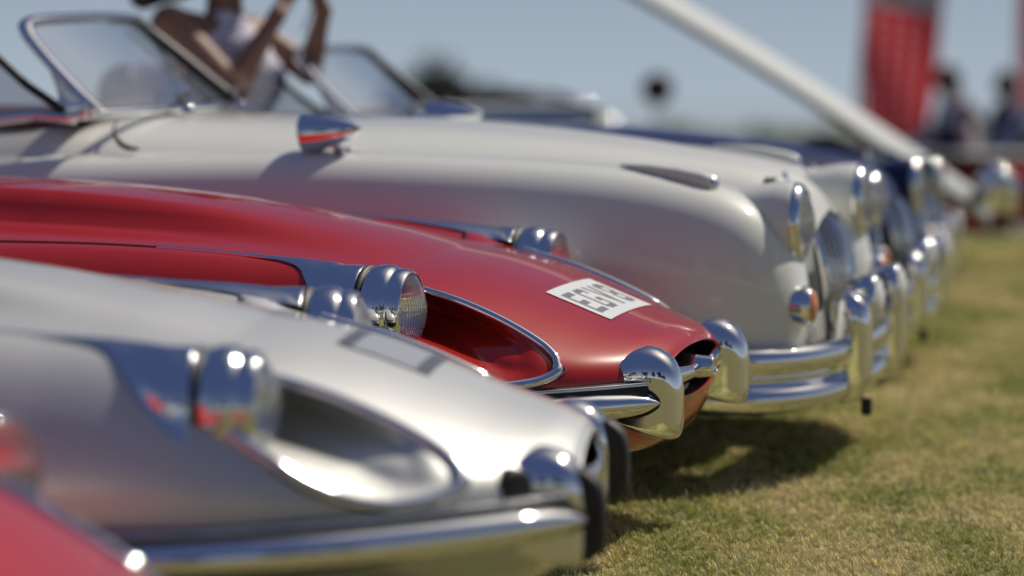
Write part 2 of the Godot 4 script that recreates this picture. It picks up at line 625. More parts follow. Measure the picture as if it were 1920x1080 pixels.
func sports_car(label: String, m: Material, at: Transform3D, rubber_pads: bool, sticker: Material, badge := true) -> Node3D:
	var s := shells()
	var car := thing("sports_car", label, "car", at, "classic cars parked in a row on the grass")
	var chrome: Material = mats.chrome
	var black: Material = mats.rubber
	var bon := part("body", s.body, m, car)
	var mouth := part("mouth", s.mouth, m, car)
	part("duct", s.duct, mats.soot, mouth)
	for side in [1.0, -1.0]:
		part("headlamp_recess", s["dent%d" % side], m, bon)
		var lamp := part("headlamp", s.bezel, chrome, car, Transform3D(Basis(), Vector3(0.004, 0.606, 0.58 * side)))
		part("rubber_ring", s.ring, black, lamp)
		part("reflector", s.reflector, mats.mirror, lamp)
		part("bulb", s.bulb, mats.frosted, lamp)
		part("lens", s.lens, mats.lens, lamp)
		var pod := part("headlamp_pod", s["pod%d" % side], chrome, car)
		part("trim_strip", s["trim_low%d" % side], chrome, pod)
		part("trim_strip", s["trim_up%d" % side], chrome, pod)
		part("trim_seal", s["lipseal%d" % side], black, pod)
		var seam := part("bonnet_seam", s["seam%d" % side], m, car)
		part("gap", s["gap%d" % side], black, seam)
		var flip := Transform3D(Basis.from_scale(Vector3(1, 1, side)), Vector3.ZERO)
		var bum := part("bumper", s.bumper, chrome, car, flip)
		part("edge_strip", s.edge, chrome, bum)
		part("filler", s.fill, black, bum)
		var over := part("overrider", s.overrider, chrome, car, Transform3D(Basis(), Vector3(-0.02 if rubber_pads else 0.012, 0, (0.34 if rubber_pads else 0.322) * side)))
		if rubber_pads:
			part("overrider_mount", lathe([[-0.03, 0.04], [0.0, 0.04], [0.006, 0.034], [0.006, 0.001]], 24), black, car, Transform3D(Basis(Vector3.UP, -0.8 * side), body_point(0.432, phi_at_y(0.432, 0.445), side)))
		if rubber_pads:
			part("rubber_pad", s.pad, black, over, Transform3D(Basis(), Vector3(0.0, 0, 0)))
		# black seal where the bumper's point meets the overrider
		var seal := []
		for p in [[0.44, 0.430], [0.49, 0.427], [0.53, 0.412], [0.552, 0.389], [0.53, 0.366], [0.49, 0.353], [0.44, 0.350]]:
			seal.append(Vector3(p[0], p[1], 0.396))
		part("seal", tube(smooth_line(seal, 4), 0.004, 6), black, bum)
		for wx in [-0.76, -3.2]:
			var w := part("wheel", s.tyre, mats.tyre, car, Transform3D(Basis(Vector3.UP, -PI / 2 if side > 0 else PI / 2), Vector3(wx, 0.318, 0.66 * side)))
			part("rim", s.rim, chrome, w)
	# bar across the mouth with its round badge housing
	var bar := []
	var br := []
	for k in 13:
		var t := k / 12.0
		bar.append(Vector3(lerpf(0.52, 0.548, sin(t * PI)), 0.424, lerpf(-0.235, 0.235, t)))
		br.append(lerpf(0.03, 0.016, sin(t * PI)))
	var mb := part("motif_bar", tube(bar, br, 12, Vector2(0.7, 1.0)), chrome, car)
	if badge:
		part("badge_housing", lathe([[0.48, 0.036], [0.51, 0.033], [0.555, 0.027], [0.578, 0.025], [0.583, 0.023], [0.583, 0.019], [0.578, 0.018], [0.578, 0.001]], 32), chrome, mb, Transform3D(Basis(), Vector3(0, 0.428, 0)))
	# number panel stuck on the nose
	if sticker:
		var rows := []
		for r in 21:
			var row := []
			for c in 33:
				var px := lerpf(0.203, 0.368, r / 20.0)
				var z := lerpf(0.17, -0.2, c / 32.0)
				if sticker == mats.plate_silver:
					px = lerpf(0.06, 0.235, r / 20.0)
					z = lerpf(0.10, -0.22, c / 32.0)
				row.append(body_point(px, phi_at_z(px, absf(z)), signf(z) if z != 0.0 else 1.0, 0.002))
			rows.append(row)
		part("number_sticker", sheet(rows, false, false, true), sticker, car)
	part("windscreen_frame", s.frame, chrome, car)
	part("windscreen", s.glass, mats.pane, car)
	part("soft_top", s.cabin, mats.hood, car)
	return car

# ---------------------------------------------------------------- the older roadster with separate wings
func oval(x: float, z0: float, y0: float, a: float, b: float, n: float, segs := 48) -> Array:
	var row := []
	for c in segs:
		var t := TAU * c / segs
		row.append(Vector3(x, y0 + b * signf(sin(t)) * pow(absf(sin(t)), 2.0 / n), z0 + a * signf(cos(t)) * pow(absf(cos(t)), 2.0 / n)))
	return row

func c_section(path: Array, section: Array) -> ArrayMesh:   # path of points in plan, section of (out, up)
	var rows := []
	for k in path.size():
		var t: Vector3 = (path[mini(k + 1, path.size() - 1)] - path[maxi(k - 1, 0)]).normalized()
		var outw := Vector3(t.z, 0, -t.x).normalized()
		var row := []
		for q in section:
			row.append(path[k] + outw * q[0] + Vector3(0, q[1], 0))
		rows.append(row)
	return sheet(rows, true, true)

func overrider_tall(car: Node3D, side: float) -> void:
	# tall overrider
	var orow := []
	for k in 29:
		var t := k / 28.0
		var y := 0.192 + 0.312 * t
		var x0 := lerpf(-0.125, -0.10, t) + 0.025 * ss(0.9, 1.0, t)
		var x1 := -0.004 - 0.035 * pow(absf(t - 0.5) * 2, 4.0) - 0.02 * ss(0.92, 1.0, t)
		var hw := 0.062 * sqrt(maxf(0.04, 1 - pow(absf(t - 0.48) / 0.525, 6.0)))
		var row := []
		for c in 28:
			var a := TAU * c / 28
			row.append(Vector3((x0 + x1) / 2 + (x1 - x0) / 2 * signf(cos(a)) * pow(absf(cos(a)), 0.7), y, hw * signf(sin(a)) * pow(absf(sin(a)), 0.7)))
		orow.append(row)
	part("overrider", sheet(orow, true, true), mats.chrome, car, Transform3D(Basis(), Vector3(0, 0, 0.31 * side)))

func roadster(label: String, m: Material, at: Transform3D, screen := true, mirrors := false) -> Node3D:
	var car := thing("roadster", label, "car", at, "classic cars parked in a row on the grass")
	var chrome: Material = mats.chrome
	var black: Material = mats.rubber
	# bonnet and scuttle, then the body behind
	var top := [[-4.2, 0.62], [-4.0, 0.76], [-3.5, 0.90], [-2.9, 0.955], [-2.4, 0.978], [-2.0, 0.972], [-1.75, 0.963], [-1.4, 0.955], [-1.18, 0.943], [-0.86, 0.914], [-0.63, 0.884], [-0.42, 0.850], [-0.3, 0.815], [-0.22, 0.76], [-0.185, 0.70]]
	var half := [[-4.2, 0.3], [-4.0, 0.5], [-3.5, 0.66], [-2.9, 0.69], [-2.4, 0.68], [-1.9, 0.645], [-1.4, 0.56], [-0.9, 0.43], [-0.5, 0.33], [-0.3, 0.28], [-0.185, 0.25]]
	var rows := []
	var xs := []
	var x := -0.185
	while x > -4.2:
		xs.append(x)
		x -= 0.02 if x > -0.7 else 0.06
	for xx in xs:
		var row := []
		for c in 49:
			var a := PI * c / 48.0
			var vt := look(top, xx)
			var nn := lerpf(2.7, 3.3, ss(-1.9, -2.4, xx))
			var y := 0.55 + (vt - 0.55) * pow(sin(a), 2.0 / nn)
			var z := look(half, xx) * signf(cos(a)) * pow(absf(cos(a)), 2.0 / nn)
			row.append(Vector3(xx, y + 0.012 * exp(-pow(z / 0.05, 2.0)) * ss(-1.9, -1.2, xx), z))
		rows.append(row)
	var bonnet := part("bonnet", sheet(rows), m, car)
	# louvres on the bonnet
	for side in [1.0, -1.0]:
		for k in 11:
			var lx := -1.75 + k * 0.055
			var a := 0.95 if side > 0 else PI - 0.95
			var y := 0.55 + (look(top, lx) - 0.55) * pow(sin(a), 2.0 / 2.7)
			part("louvre", block(Vector3(0.02, 0.016, 0.12), Vector3(lx, y + 0.001, look(half, lx) * cos(a) * 0.9), 0.5), m, bonnet)
	# wings: crest along the top, rounded fronts
	var crest := [[-4.25, 0.60], [-4.1, 0.72], [-3.6, 0.86], [-3.2, 0.885], [-2.47, 0.868], [-2.0, 0.880], [-1.5, 0.892], [-1.05, 0.882], [-0.75, 0.867], [-0.6, 0.853], [-0.38, 0.808], [-0.28, 0.762], [-0.22, 0.708], [-0.18, 0.638], [-0.155, 0.55], [-0.148, 0.50]]
	var low := [[-4.25, 0.40], [-4.1, 0.32], [-0.6, 0.22], [-0.35, 0.22], [-0.24, 0.235], [-0.19, 0.27], [-0.16, 0.36], [-0.148, 0.45]]
	var outer := [[-4.25, 0.5], [-4.1, 0.62], [-3.6, 0.76], [-2.6, 0.79], [-1.5, 0.80], [-0.8, 0.795], [-0.45, 0.775], [-0.3, 0.745], [-0.22, 0.70], [-0.18, 0.65], [-0.155, 0.585], [-0.148, 0.54]]
	var inner := [[-4.25, 0.1], [-2.2, 0.3], [-1.2, 0.30], [-0.6, 0.29], [-0.3, 0.31], [-0.2, 0.36], [-0.165, 0.42], [-0.148, 0.48]]
	for side in [1.0, -1.0]:
		var v := PackedVector3Array()
		var g := PackedFloat32Array()
		var wx := []
		x = -0.148
		while x > -4.25:
			wx.append(x)
			x -= 0.0015 if x > -0.16 else 0.006 if x > -0.25 else 0.02 if x > -1.5 else 0.06
		for xx in wx:
			var y1 := look(crest, xx)
			var y0 := look(low, xx)
			var z1 := look(outer, xx)
			var z0 := look(inner, xx)
			var o := oval(xx, side * (z0 + z1) / 2, (y0 + y1) / 2, (z1 - z0) / 2, (y1 - y0) / 2, 2.55, 72)
			for p in o:
				v.append(p)
				var d := 1.0
				if absf(p.z) > 0.5:
					d = minf(Vector2(p.x + 0.95, p.y - 0.33).length() - 0.34, Vector2(p.x + 3.55, p.y - 0.33).length() - 0.34)
				g.append(d)
		var idx := PackedInt32Array()
		for r in wx.size() - 1:
			for c in 72:
				var a: int = r * 72 + c
				var b: int = r * 72 + (c + 1) % 72
				idx.append_array([a, b, a + 72, b, b + 72, a + 72])
		part("wing", cut(v, g, idx), m, car)
		# headlamp set into the front of the wing, its cowl painted
		var lamp := part("headlamp", lathe([[-0.03, 0.100], [-0.022, 0.113], [-0.012, 0.112], [0.0, 0.105], [0.006, 0.096], [0.004, 0.09]], 40), chrome, car, Transform3D(Basis(), Vector3(-0.165, 0.705, 0.50 * side)))
		part("reflector", shells().reflector, mats.mirror, lamp)
		part("lens", shells().lens, mats.lens, lamp)
		var cowl := []
		for s in [[-0.6, 0.02], [-0.46, 0.075], [-0.34, 0.105], [-0.24, 0.116], [-0.195, 0.117], [-0.184, 0.110]]:
			cowl.append(oval(s[0], 0.50 * side, 0.705 - 0.02 * ss(-0.2, -0.5, s[0]), s[1], s[1], 2.0, 36))
		part("headlamp_cowl", sheet(cowl, true), m, car)
		# round flasher lamp under it
		var flash := part("flasher_lamp", lathe([[-0.08, 0.05], [-0.01, 0.055], [0.008, 0.052], [0.014, 0.045]], 28), chrome, car, Transform3D(Basis(), Vector3(-0.135, 0.485, 0.59 * side)))
		part("amber_lens", lathe([[0.012, 0.046], [0.020, 0.040], [0.026, 0.022], [0.028, 0.001]], 24), mats.amber, flash)
		# side light on the crest of the wing
		var sl := []
		for s in [[-0.66, 0.004, 0.004], [-0.58, 0.02, 0.014], [-0.5, 0.028, 0.022], [-0.43, 0.03, 0.026], [-0.405, 0.027, 0.024], [-0.39, 0.018, 0.016]]:
			sl.append(oval(s[0], 0.60 * side, look(crest, s[0]) + 0.004, s[1], s[2], 2.0, 24))
		var slm := part("side_light", sheet(sl, true, true), m, car)
		part("side_lens", lathe([[-0.405, 0.0275], [-0.395, 0.025], [-0.384, 0.014], [-0.38, 0.001]], 20), chrome, slm, Transform3D(Basis(), Vector3(0, look(crest, -0.39) + 0.002, 0.60 * side)))
		# door shut line with its hooked front edge
		var hook := []
		for p in [[-2.215, 0.956, 0.47], [-2.205, 0.94, 0.515], [-2.185, 0.92, 0.555], [-2.155, 0.897, 0.585], [-2.12, 0.885, 0.60], [-2.09, 0.884, 0.605]]:
			hook.append(Vector3(p[0], p[1] + 0.006, p[2] * side))
		part("door_gap", tube(smooth_line(hook, 4), [0.002, 0.003, 0.003, 0.004, 0.004, 0.005, 0.005, 0.006, 0.006, 0.007, 0.007, 0.008, 0.008, 0.008, 0.008, 0.008, 0.007, 0.006, 0.005, 0.004, 0.003], 8), mats.soot, car)
		for ax in [-0.95, -3.55]:
			var w := part("wheel", tyre_mesh(), mats.tyre, car, Transform3D(Basis(Vector3.UP, -PI / 2 if side > 0 else PI / 2), Vector3(ax, 0.318, 0.63 * side)))
			part("rim", shells().rim, chrome, w)
		overrider_tall(car, side)
		var fog := part("fog_lamp", lathe([[-0.09, 0.02], [-0.07, 0.05], [-0.03, 0.07], [0.0, 0.075], [0.01, 0.072], [0.014, 0.064]], 32), chrome, car, Transform3D(Basis(), Vector3(-0.02, 0.47, 0.20 * side)))
		part("fog_lens", lathe([[0.011, 0.066], [0.022, 0.05], [0.03, 0.02], [0.031, 0.001]], 28), mats.frosted, fog)
		part("fog_bracket", tube([Vector3(-0.04, -0.06, 0), Vector3(-0.04, -0.11, 0)], 0.012, 8), chrome, fog)
		if not mirrors:
			continue
		# bullet mirror on the wing
		var mir := part("wing_mirror", lathe([[-0.084, 0.054], [-0.08, 0.058], [-0.06, 0.056], [-0.02, 0.05], [0.03, 0.038], [0.07, 0.022], [0.088, 0.01], [0.092, 0.001]], 36), chrome, car, Transform3D(Basis(Vector3.BACK, 0.1), Vector3(-1.505, 0.947, 0.60 * side)))
		part("mirror_glass", lathe([[-0.085, 0.053], [-0.082, 0.001]], 30), mats.mirror, mir)
		var foot := []
		var fr := []
		for k in 9:
			var t := k / 8.0
			foot.append(Vector3(lerpf(-0.0, 0.04, t), lerpf(-0.04, -0.072, t), 0))
			fr.append(lerpf(0.014, 0.05, t * t))
		part("mirror_foot", tube(foot, fr, 20, Vector2(0.6, 1.3), Vector3.BACK), chrome, mir)
		part("mirror_base", sheet([oval(0, 0, 0, 0.02, 0.07, 2.0, 24), oval(0.006, 0, 0, 0.018, 0.066, 2.0, 24), oval(0.012, 0, 0, 0.01, 0.03, 2.0, 24)], true, true), chrome, mir, Transform3D(Basis(Vector3.BACK, PI / 2 - 0.15), Vector3(0.045, -0.072, 0)))
	# grille: surround and upright bars bowed forward
	var sur := []
	for c in 41:
		var a := TAU * c / 40
		var y := 0.565 + 0.245 * sin(a)
		sur.append(Vector3(-0.155 - 0.16 * pow(maxf(0, (y - 0.5) / 0.31), 2.0), y, 0.215 * signf(cos(a)) * pow(absf(cos(a)), 0.75)))
	var gr := part("grille", tube(sur, 0.016, 10), chrome, car)
	for k in 9:
		var z := -0.18 + 0.045 * k
		var hh := 0.235 * sqrt(1 - pow(z / 0.215, 2.0) * 0.8)
		var pts := []
		for j in 9:
			var y := 0.565 + hh * (-1 + j / 4.0)
			pts.append(Vector3(-0.135 - 0.15 * pow(maxf(0, (y - 0.5) / 0.31), 2.0) - 0.6 * z * z, y, z))
		part("grille_bar", tube(pts, 0.0048, 8), chrome, gr)
	part("radiator", block(Vector3(0.04, 0.5, 0.42), Vector3(-0.33, 0.56, 0), 0.2), mats.soot, car)
	# two-tier bumper with a deep groove, right across and round the corners
	var path := []
	for p in [[-0.62, 0.835], [-0.5, 0.832], [-0.38, 0.815], [-0.27, 0.775], [-0.185, 0.70], [-0.125, 0.6], [-0.09, 0.48], [-0.07, 0.34], [-0.06, 0.17], [-0.057, 0.0]]:
		path.append(Vector3(p[0], 0.288, p[1]))
	for k in range(8, -1, -1):
		path.append(path[k] * Vector3(1, 1, -1))
	var spine := smooth_line(path, 4)
	var sec := []
	for q in [[-0.03, 0.085], [-0.01, 0.094], [0.012, 0.09], [0.024, 0.075], [0.027, 0.055], [0.024, 0.034], [0.010, 0.016], [-0.006, 0.004], [-0.006, -0.008], [0.010, -0.018], [0.022, -0.032], [0.025, -0.05], [0.02, -0.07], [0.006, -0.083], [-0.012, -0.088], [-0.03, -0.08]]:
		sec.append([-q[0], q[1]])
	part("bumper", c_section(spine, sec), chrome, car)
	part("light_gap_filler", c_section(spine, [[-0.015, 0.05], [0.17, 0.05], [0.17, 0.035], [-0.015, 0.035]]), black, car)  # black sheet added to stop light passing between bumper and body
	# lower apron
	var ap := []
	for s in [[-0.2, 0.42], [-0.19, 0.32], [-0.22, 0.235], [-0.3, 0.2]]:
		var row := []
		for c in 21:
			var t := -1 + c / 10.0
			row.append(Vector3(s[0] - 0.04 * t * t, s[1], 0.52 * t))
		ap.append(row)
	part("apron", sheet(ap), m, car)
	part("tow_hook", block(Vector3(0.03, 0.05, 0.02), Vector3(-0.03, 0.17, 0.24), 0.3), mats.soot, car)
	# windscreen with a chrome frame
	if not screen:
		return car
	var near := [Vector3(-2.235, 1.0, 0.56), Vector3(-2.30, 1.05, 0.548), Vector3(-2.40, 1.135, 0.52), Vector3(-2.475, 1.20, 0.485), Vector3(-2.508, 1.234, 0.455), Vector3(-2.52, 1.252, 0.41), Vector3(-2.512, 1.26, 0.33), Vector3(-2.50, 1.263, 0.2), Vector3(-2.49, 1.265, 0.0)]
	var full := near.duplicate()
	for k in range(7, -1, -1):
		full.append(near[k] * Vector3(1, 1, -1))
	var line := smooth_line(full, 4)
	part("windscreen_frame", tube(line, 0.020, 12, Vector2(1.2, 0.8)), chrome, car)
	part("pillar_dark_tube", tube(line.slice(line.size() - 30).map(func(q): return q + Vector3(0.004, -0.004, 0.026)), 0.019, 10), mats.soot, car)  # dark tube laid along the far pillar only
	var lo := []
	for k in line.size():
		var q: Vector3 = line[k]
		lo.append(Vector3(-2.16 - 0.24 * pow(q.z / 0.56, 2.0) if absf(q.z) < 0.55 else -2.235, 0.99, q.z))
	part("windscreen", sheet([lo, line]), mats.pane, car)
	part("screen_seal", tube([Vector3(-2.40, 0.985, -0.57), Vector3(-2.22, 0.99, -0.45), Vector3(-2.16, 0.99, -0.2), Vector3(-2.15, 0.99, 0.0), Vector3(-2.16, 0.99, 0.2), Vector3(-2.2, 0.99, 0.45), Vector3(-2.26, 0.985, 0.57)], 0.014, 8), chrome, car)
	for z in [0.22, -0.22]:
		var wiper := part("wiper", tube([Vector3(-2.10, 0.995, z), Vector3(-2.16, 1.03, z - 0.1), Vector3(-2.20, 1.045, z - 0.36)], [0.010, 0.007, 0.006], 8), mats.soot, car)
		part("wiper_pivot", lathe([[0.0, 0.02], [0.012, 0.018], [0.022, 0.01], [0.024, 0.001]], 18), chrome, wiper, Transform3D(Basis(Vector3.BACK, PI / 2), Vector3(-2.09, 0.982, z)))
	# mirror on the dash, seats, cockpit trim
	part("cockpit", block(Vector3(1.2, 0.1, 0.95), Vector3(-2.98, 0.93, 0), 0.3), mats.leather, car)
	for z in [0.27, -0.27]:
		part("seat", block(Vector3(0.16, 0.34, 0.44), Vector3(-3.3, 1.03, z), 0.5), mats.leather, car)
	part("dashboard", block(Vector3(0.1, 0.06, 1.05), Vector3(-2.36, 0.985, 0), 0.5), mats.leather, car)
	part("rear_mirror", block(Vector3(0.03, 0.05, 0.16), Vector3(-2.26, 1.02, -0.03), 0.4), mats.soot, car)
	var quarter := part("side_window_frame", tube([Vector3(-2.32, 0.99, 0.585), Vector3(-2.45, 1.07, 0.58), Vector3(-2.56, 1.16, 0.57)], 0.013, 8), mats.soot, car)
	part("side_window", sheet([[Vector3(-2.33, 0.985, 0.585), Vector3(-2.9, 0.96, 0.59)], [Vector3(-2.56, 1.16, 0.57), Vector3(-2.9, 1.19, 0.56)]]), mats.pane, quarter)
	part("door_capping", tube([Vector3(-2.30, 0.975, 0.575), Vector3(-2.42, 0.985, 0.59), Vector3(-2.56, 0.965, 0.605), Vector3(-2.9, 0.945, 0.62), Vector3(-3.3, 0.94, 0.62)], 0.018, 10), chrome, car)
	part("pillar_foot", block(Vector3(0.07, 0.05, 0.05), Vector3(-2.29, 0.995, 0.575), 0.4), chrome, car)
	part("bolt", lathe([[-0.01, 0.016], [0.0, 0.016], [0.012, 0.01], [0.014, 0.001]], 14), chrome, car, Transform3D(Basis(Vector3.BACK, PI / 2), Vector3(-2.335, 1.025, 0.58)))
	return car

# ---------------------------------------------------------------- closed cars of the background
func saloon(label: String, m: Material, at: Transform3D, sheen_panel: Material = null) -> Node3D:
	var car := thing("saloon_car", label, "car", at, "cars standing beyond the row")
	var top := [[-4.3, 0.55], [-4.2, 0.72], [-3.6, 0.86], [-2.6, 0.90], [-1.6, 0.90], [-1.0, 0.86], [-0.4, 0.78], [-0.1, 0.68], [0.0, 0.55]]
	var rows := []
	for k in 60:
		var x := -4.3 * k / 59.0
		var vt := look(top, x)
		var hw := 0.80 * pow(clampf(minf(-x + 0.05, x + 4.35) / 0.5, 0.15, 1.0), 0.25)
		rows.append(oval(x, 0, (vt + 0.24) / 2, hw, (vt - 0.24) / 2, 3.6, 40))
	var body := part("body", sheet(rows, true, true), m, car)
	if sheen_panel:
		part("sheen_panel", block(Vector3(1.0, 0.05, 1.36), Vector3(-0.75, 0.855, 0), 0.3), sheen_panel, body)  # white panel that paints the sunlit sheen onto the bonnet
	var glass := []
	for s in [[-1.25, 0.66, 0.86], [-1.75, 0.58, 1.30], [-2.2, 0.58, 1.36], [-2.8, 0.56, 1.34], [-3.5, 0.54, 1.06], [-3.8, 0.5, 0.84]]:
		var row := []
		for c in 25:
			var a := PI * c / 24.0
			row.append(Vector3(s[0], 0.75 + (s[2] - 0.75) * pow(sin(a), 0.5), s[1] * signf(cos(a)) * pow(absf(cos(a)), 0.45)))
		glass.append(row)
	part("glasshouse", sheet(glass), mats.dark_glass if sheen_panel else mats.hood, car)
	var roof := []
	for s in [[-1.72, 0.585, 1.302], [-1.8, 0.585, 1.325], [-2.2, 0.585, 1.368], [-2.8, 0.565, 1.35], [-3.1, 0.56, 1.26]]:
		var row := []
		for c in 13:
			var a := PI * (0.16 + 0.68 * c / 12.0)
			row.append(Vector3(s[0], 0.75 + (s[2] - 0.75) * pow(sin(a), 0.5) + 0.004, 1.01 * s[1] * signf(cos(a)) * pow(absf(cos(a)), 0.45)))
		roof.append(row)
	part("roof", sheet(roof), m if sheen_panel else mats.hood, car)
	for side in [1.0, -1.0]:
		part("windscreen_pillar", tube(smooth_line([Vector3(-1.20, 0.86, 0.60 * side), Vector3(-1.34, 0.99, 0.595 * side), Vector3(-1.5, 1.115, 0.58 * side), Vector3(-1.62, 1.205, 0.56 * side), Vector3(-1.76, 1.29, 0.52 * side)], 5), 0.036, 14), mats.chrome, car)
		var lamp := part("headlamp", lathe([[-0.1, 0.1], [0.0, 0.1], [0.015, 0.09]], 28), mats.chrome, car, Transform3D(Basis(), Vector3(-0.03, 0.6, 0.56 * side)))
		part("lens", lathe([[0.012, 0.09], [0.03, 0.06], [0.038, 0.001]], 24), mats.frosted, lamp)
		for ax in [-0.85, -3.4]:
			var w := part("wheel", tyre_mesh(), mats.tyre, car, Transform3D(Basis(Vector3.UP, -PI / 2 if side > 0 else PI / 2), Vector3(ax, 0.318, 0.72 * side)))
			part("rim", shells().rim, mats.chrome, w)
	part("bumper", block(Vector3(0.1, 0.11, 1.6), Vector3(0.06, 0.42, 0), 0.4), mats.chrome, car)
	part("grille", block(Vector3(0.06, 0.16, 0.7), Vector3(0.0, 0.57, 0), 0.3), mats.soot, car)
	return car

# ---------------------------------------------------------------- people: one smooth surface from tapered limbs
func figure(bones: Array, cell: float, smooth := 0.03) -> ArrayMesh:   # bones: [from, to, radius, radius, flatten]
	var field := {}
	for b in bones:
		var a: Vector3 = b[0]
		var c: Vector3 = b[1]
		var rm: float = maxf(b[2], b[3]) + smooth + cell * 2
		var lo := (a.min(c) - Vector3.ONE * rm) / cell
		var hi := (a.max(c) + Vector3.ONE * rm) / cell
		var ac := c - a
		var l2 := maxf(ac.length_squared(), 1e-9)
		for i in range(floori(lo.x), ceili(hi.x) + 1):
			for j in range(floori(lo.y), ceili(hi.y) + 1):
				for k in range(floori(lo.z), ceili(hi.z) + 1):
					var p := Vector3(i, j, k) * cell
					var t := clampf((p - a).dot(ac) / l2, 0, 1)
					var d := (p - a - ac * t).length() - lerpf(b[2], b[3], t)
					if d > rm:
						continue
					var key := Vector3i(i, j, k)
					if field.has(key):
						var e: float = field[key]
						var h := maxf(smooth - absf(d - e), 0.0) / smooth
						field[key] = minf(d, e) - h * h * smooth * 0.25
					else:
						field[key] = d
	var v := PackedVector3Array()
	var idx := PackedInt32Array()
	var at := {}
	var corners := [Vector3i(0, 0, 0), Vector3i(1, 0, 0), Vector3i(0, 1, 0), Vector3i(1, 1, 0), Vector3i(0, 0, 1), Vector3i(1, 0, 1), Vector3i(0, 1, 1), Vector3i(1, 1, 1)]
	var edges := [[0, 1], [2, 3], [4, 5], [6, 7], [0, 2], [1, 3], [4, 6], [5, 7], [0, 4], [1, 5], [2, 6], [3, 7]]
	for key: Vector3i in field:
		if absf(field[key]) > cell * 2.0:
			continue
		var f := []
		var neg := 0
		for c in corners:
			var val: float = field.get(key + c, 1.0)
			f.append(val)
			neg += 1 if val < 0 else 0
		if neg == 0 or neg == 8:
			continue
		var sum := Vector3.ZERO
		var n := 0
		for e in edges:
			if (f[e[0]] < 0) != (f[e[1]] < 0):
				var t: float = f[e[0]] / (f[e[0]] - f[e[1]])
				sum += Vector3(corners[e[0]]).lerp(Vector3(corners[e[1]]), t)
				n += 1
		at[key] = v.size()
		v.append((Vector3(key) + sum / n) * cell)
	var axes := [[Vector3i(1, 0, 0), Vector3i(0, 1, 0), Vector3i(0, 0, 1)], [Vector3i(0, 1, 0), Vector3i(0, 0, 1), Vector3i(1, 0, 0)], [Vector3i(0, 0, 1), Vector3i(1, 0, 0), Vector3i(0, 1, 0)]]
	for key: Vector3i in at:
		for x in axes:
			var f0: float = field.get(key, 1.0)
			var f1: float = field.get(key + x[0], 1.0)
			if (f0 < 0) == (f1 < 0):
				continue
			var q := [key, key - x[1], key - x[1] - x[2], key - x[2]]
			if not (at.has(q[1]) and at.has(q[2]) and at.has(q[3])):
				continue
			if f0 < 0:
				idx.append_array([at[q[0]], at[q[2]], at[q[1]], at[q[0]], at[q[3]], at[q[2]]])
			else:
				idx.append_array([at[q[0]], at[q[1]], at[q[2]], at[q[0]], at[q[2]], at[q[3]]])
	return finish(v, idx)

# a standing person facing +x; joints are local, y up from the feet
func person(label: String, at: Transform3D, shirt: Material, trousers: Material, hair: Material, lean := 0.0) -> Node3D:
	var o := thing("person", label, "person", at, "visitors beyond the cars")
	var hip := Vector3(0, 0.92, 0)
	var drop := lean * 0.75
	var chest := Vector3(0.1 + lean, 1.28 - drop, 0)
	var neck := Vector3(0.12 + lean * 1.45, 1.46 - drop * 1.25, 0)
	var head := Vector3(0.16 + lean * 1.65, 1.60 - drop * 1.4, 0)
	var bones := [[hip, chest, 0.09, 0.09], [chest, neck, 0.09, 0.055], [neck, head + Vector3(0, -0.05, 0), 0.055, 0.055], [head, head + Vector3(0.01, 0.05, 0), 0.085, 0.09], [head + Vector3(0.09, -0.02, 0), head + Vector3(0.1, -0.03, 0), 0.02, 0.018]]
	for s in [1.0, -1.0]:
		var sh := chest + Vector3(0.0, 0.12, 0.19 * s)
		var el := sh + Vector3(0.06, -0.27, 0.06 * s)
		var wr := el + Vector3(0.2, -0.08, -0.06 * s)
		bones.append([chest + Vector3(0, 0.1, 0), sh, 0.05, 0.05])
		bones.append([sh, el, 0.048, 0.042])
		bones.append([el, wr, 0.042, 0.03])
		bones.append([wr, wr + Vector3(0.09, -0.01, 0), 0.034, 0.02])
	part("body", figure(bones, 0.022), mats.skin, o)
	var top := [[hip, chest, 0.15, 0.16], [chest, neck + Vector3(0, -0.05, 0), 0.15, 0.08], [chest + Vector3(0, 0.1, -0.15), chest + Vector3(0, 0.1, 0.15), 0.08, 0.08]]
	var legs := []
	for s in [1.0, -1.0]:
		var sh := chest + Vector3(0.0, 0.12, 0.19 * s)
		top.append([sh, sh + Vector3(0.055, -0.25, 0.055 * s), 0.07, 0.055])
		legs.append([hip + Vector3(0, -0.02, 0.08 * s), Vector3(0.03, 0.48, 0.1 * s), 0.11, 0.07])
		legs.append([Vector3(0.03, 0.48, 0.1 * s), Vector3(0, 0.08, 0.1 * s), 0.068, 0.05])
		legs.append([Vector3(0, 0.05, 0.1 * s), Vector3(0.14, 0.035, 0.11 * s), 0.045, 0.035])
	part("shirt", figure(top, 0.022), shirt, o)
	part("trousers", figure(legs, 0.022), trousers, o)
	part("hair", figure([[head + Vector3(-0.03, 0.05, 0), head + Vector3(-0.02, 0.07, 0), 0.095, 0.09], [head + Vector3(-0.07, -0.02, 0), head + Vector3(-0.05, 0.03, 0), 0.06, 0.07]], 0.022), hair, o)
	return o

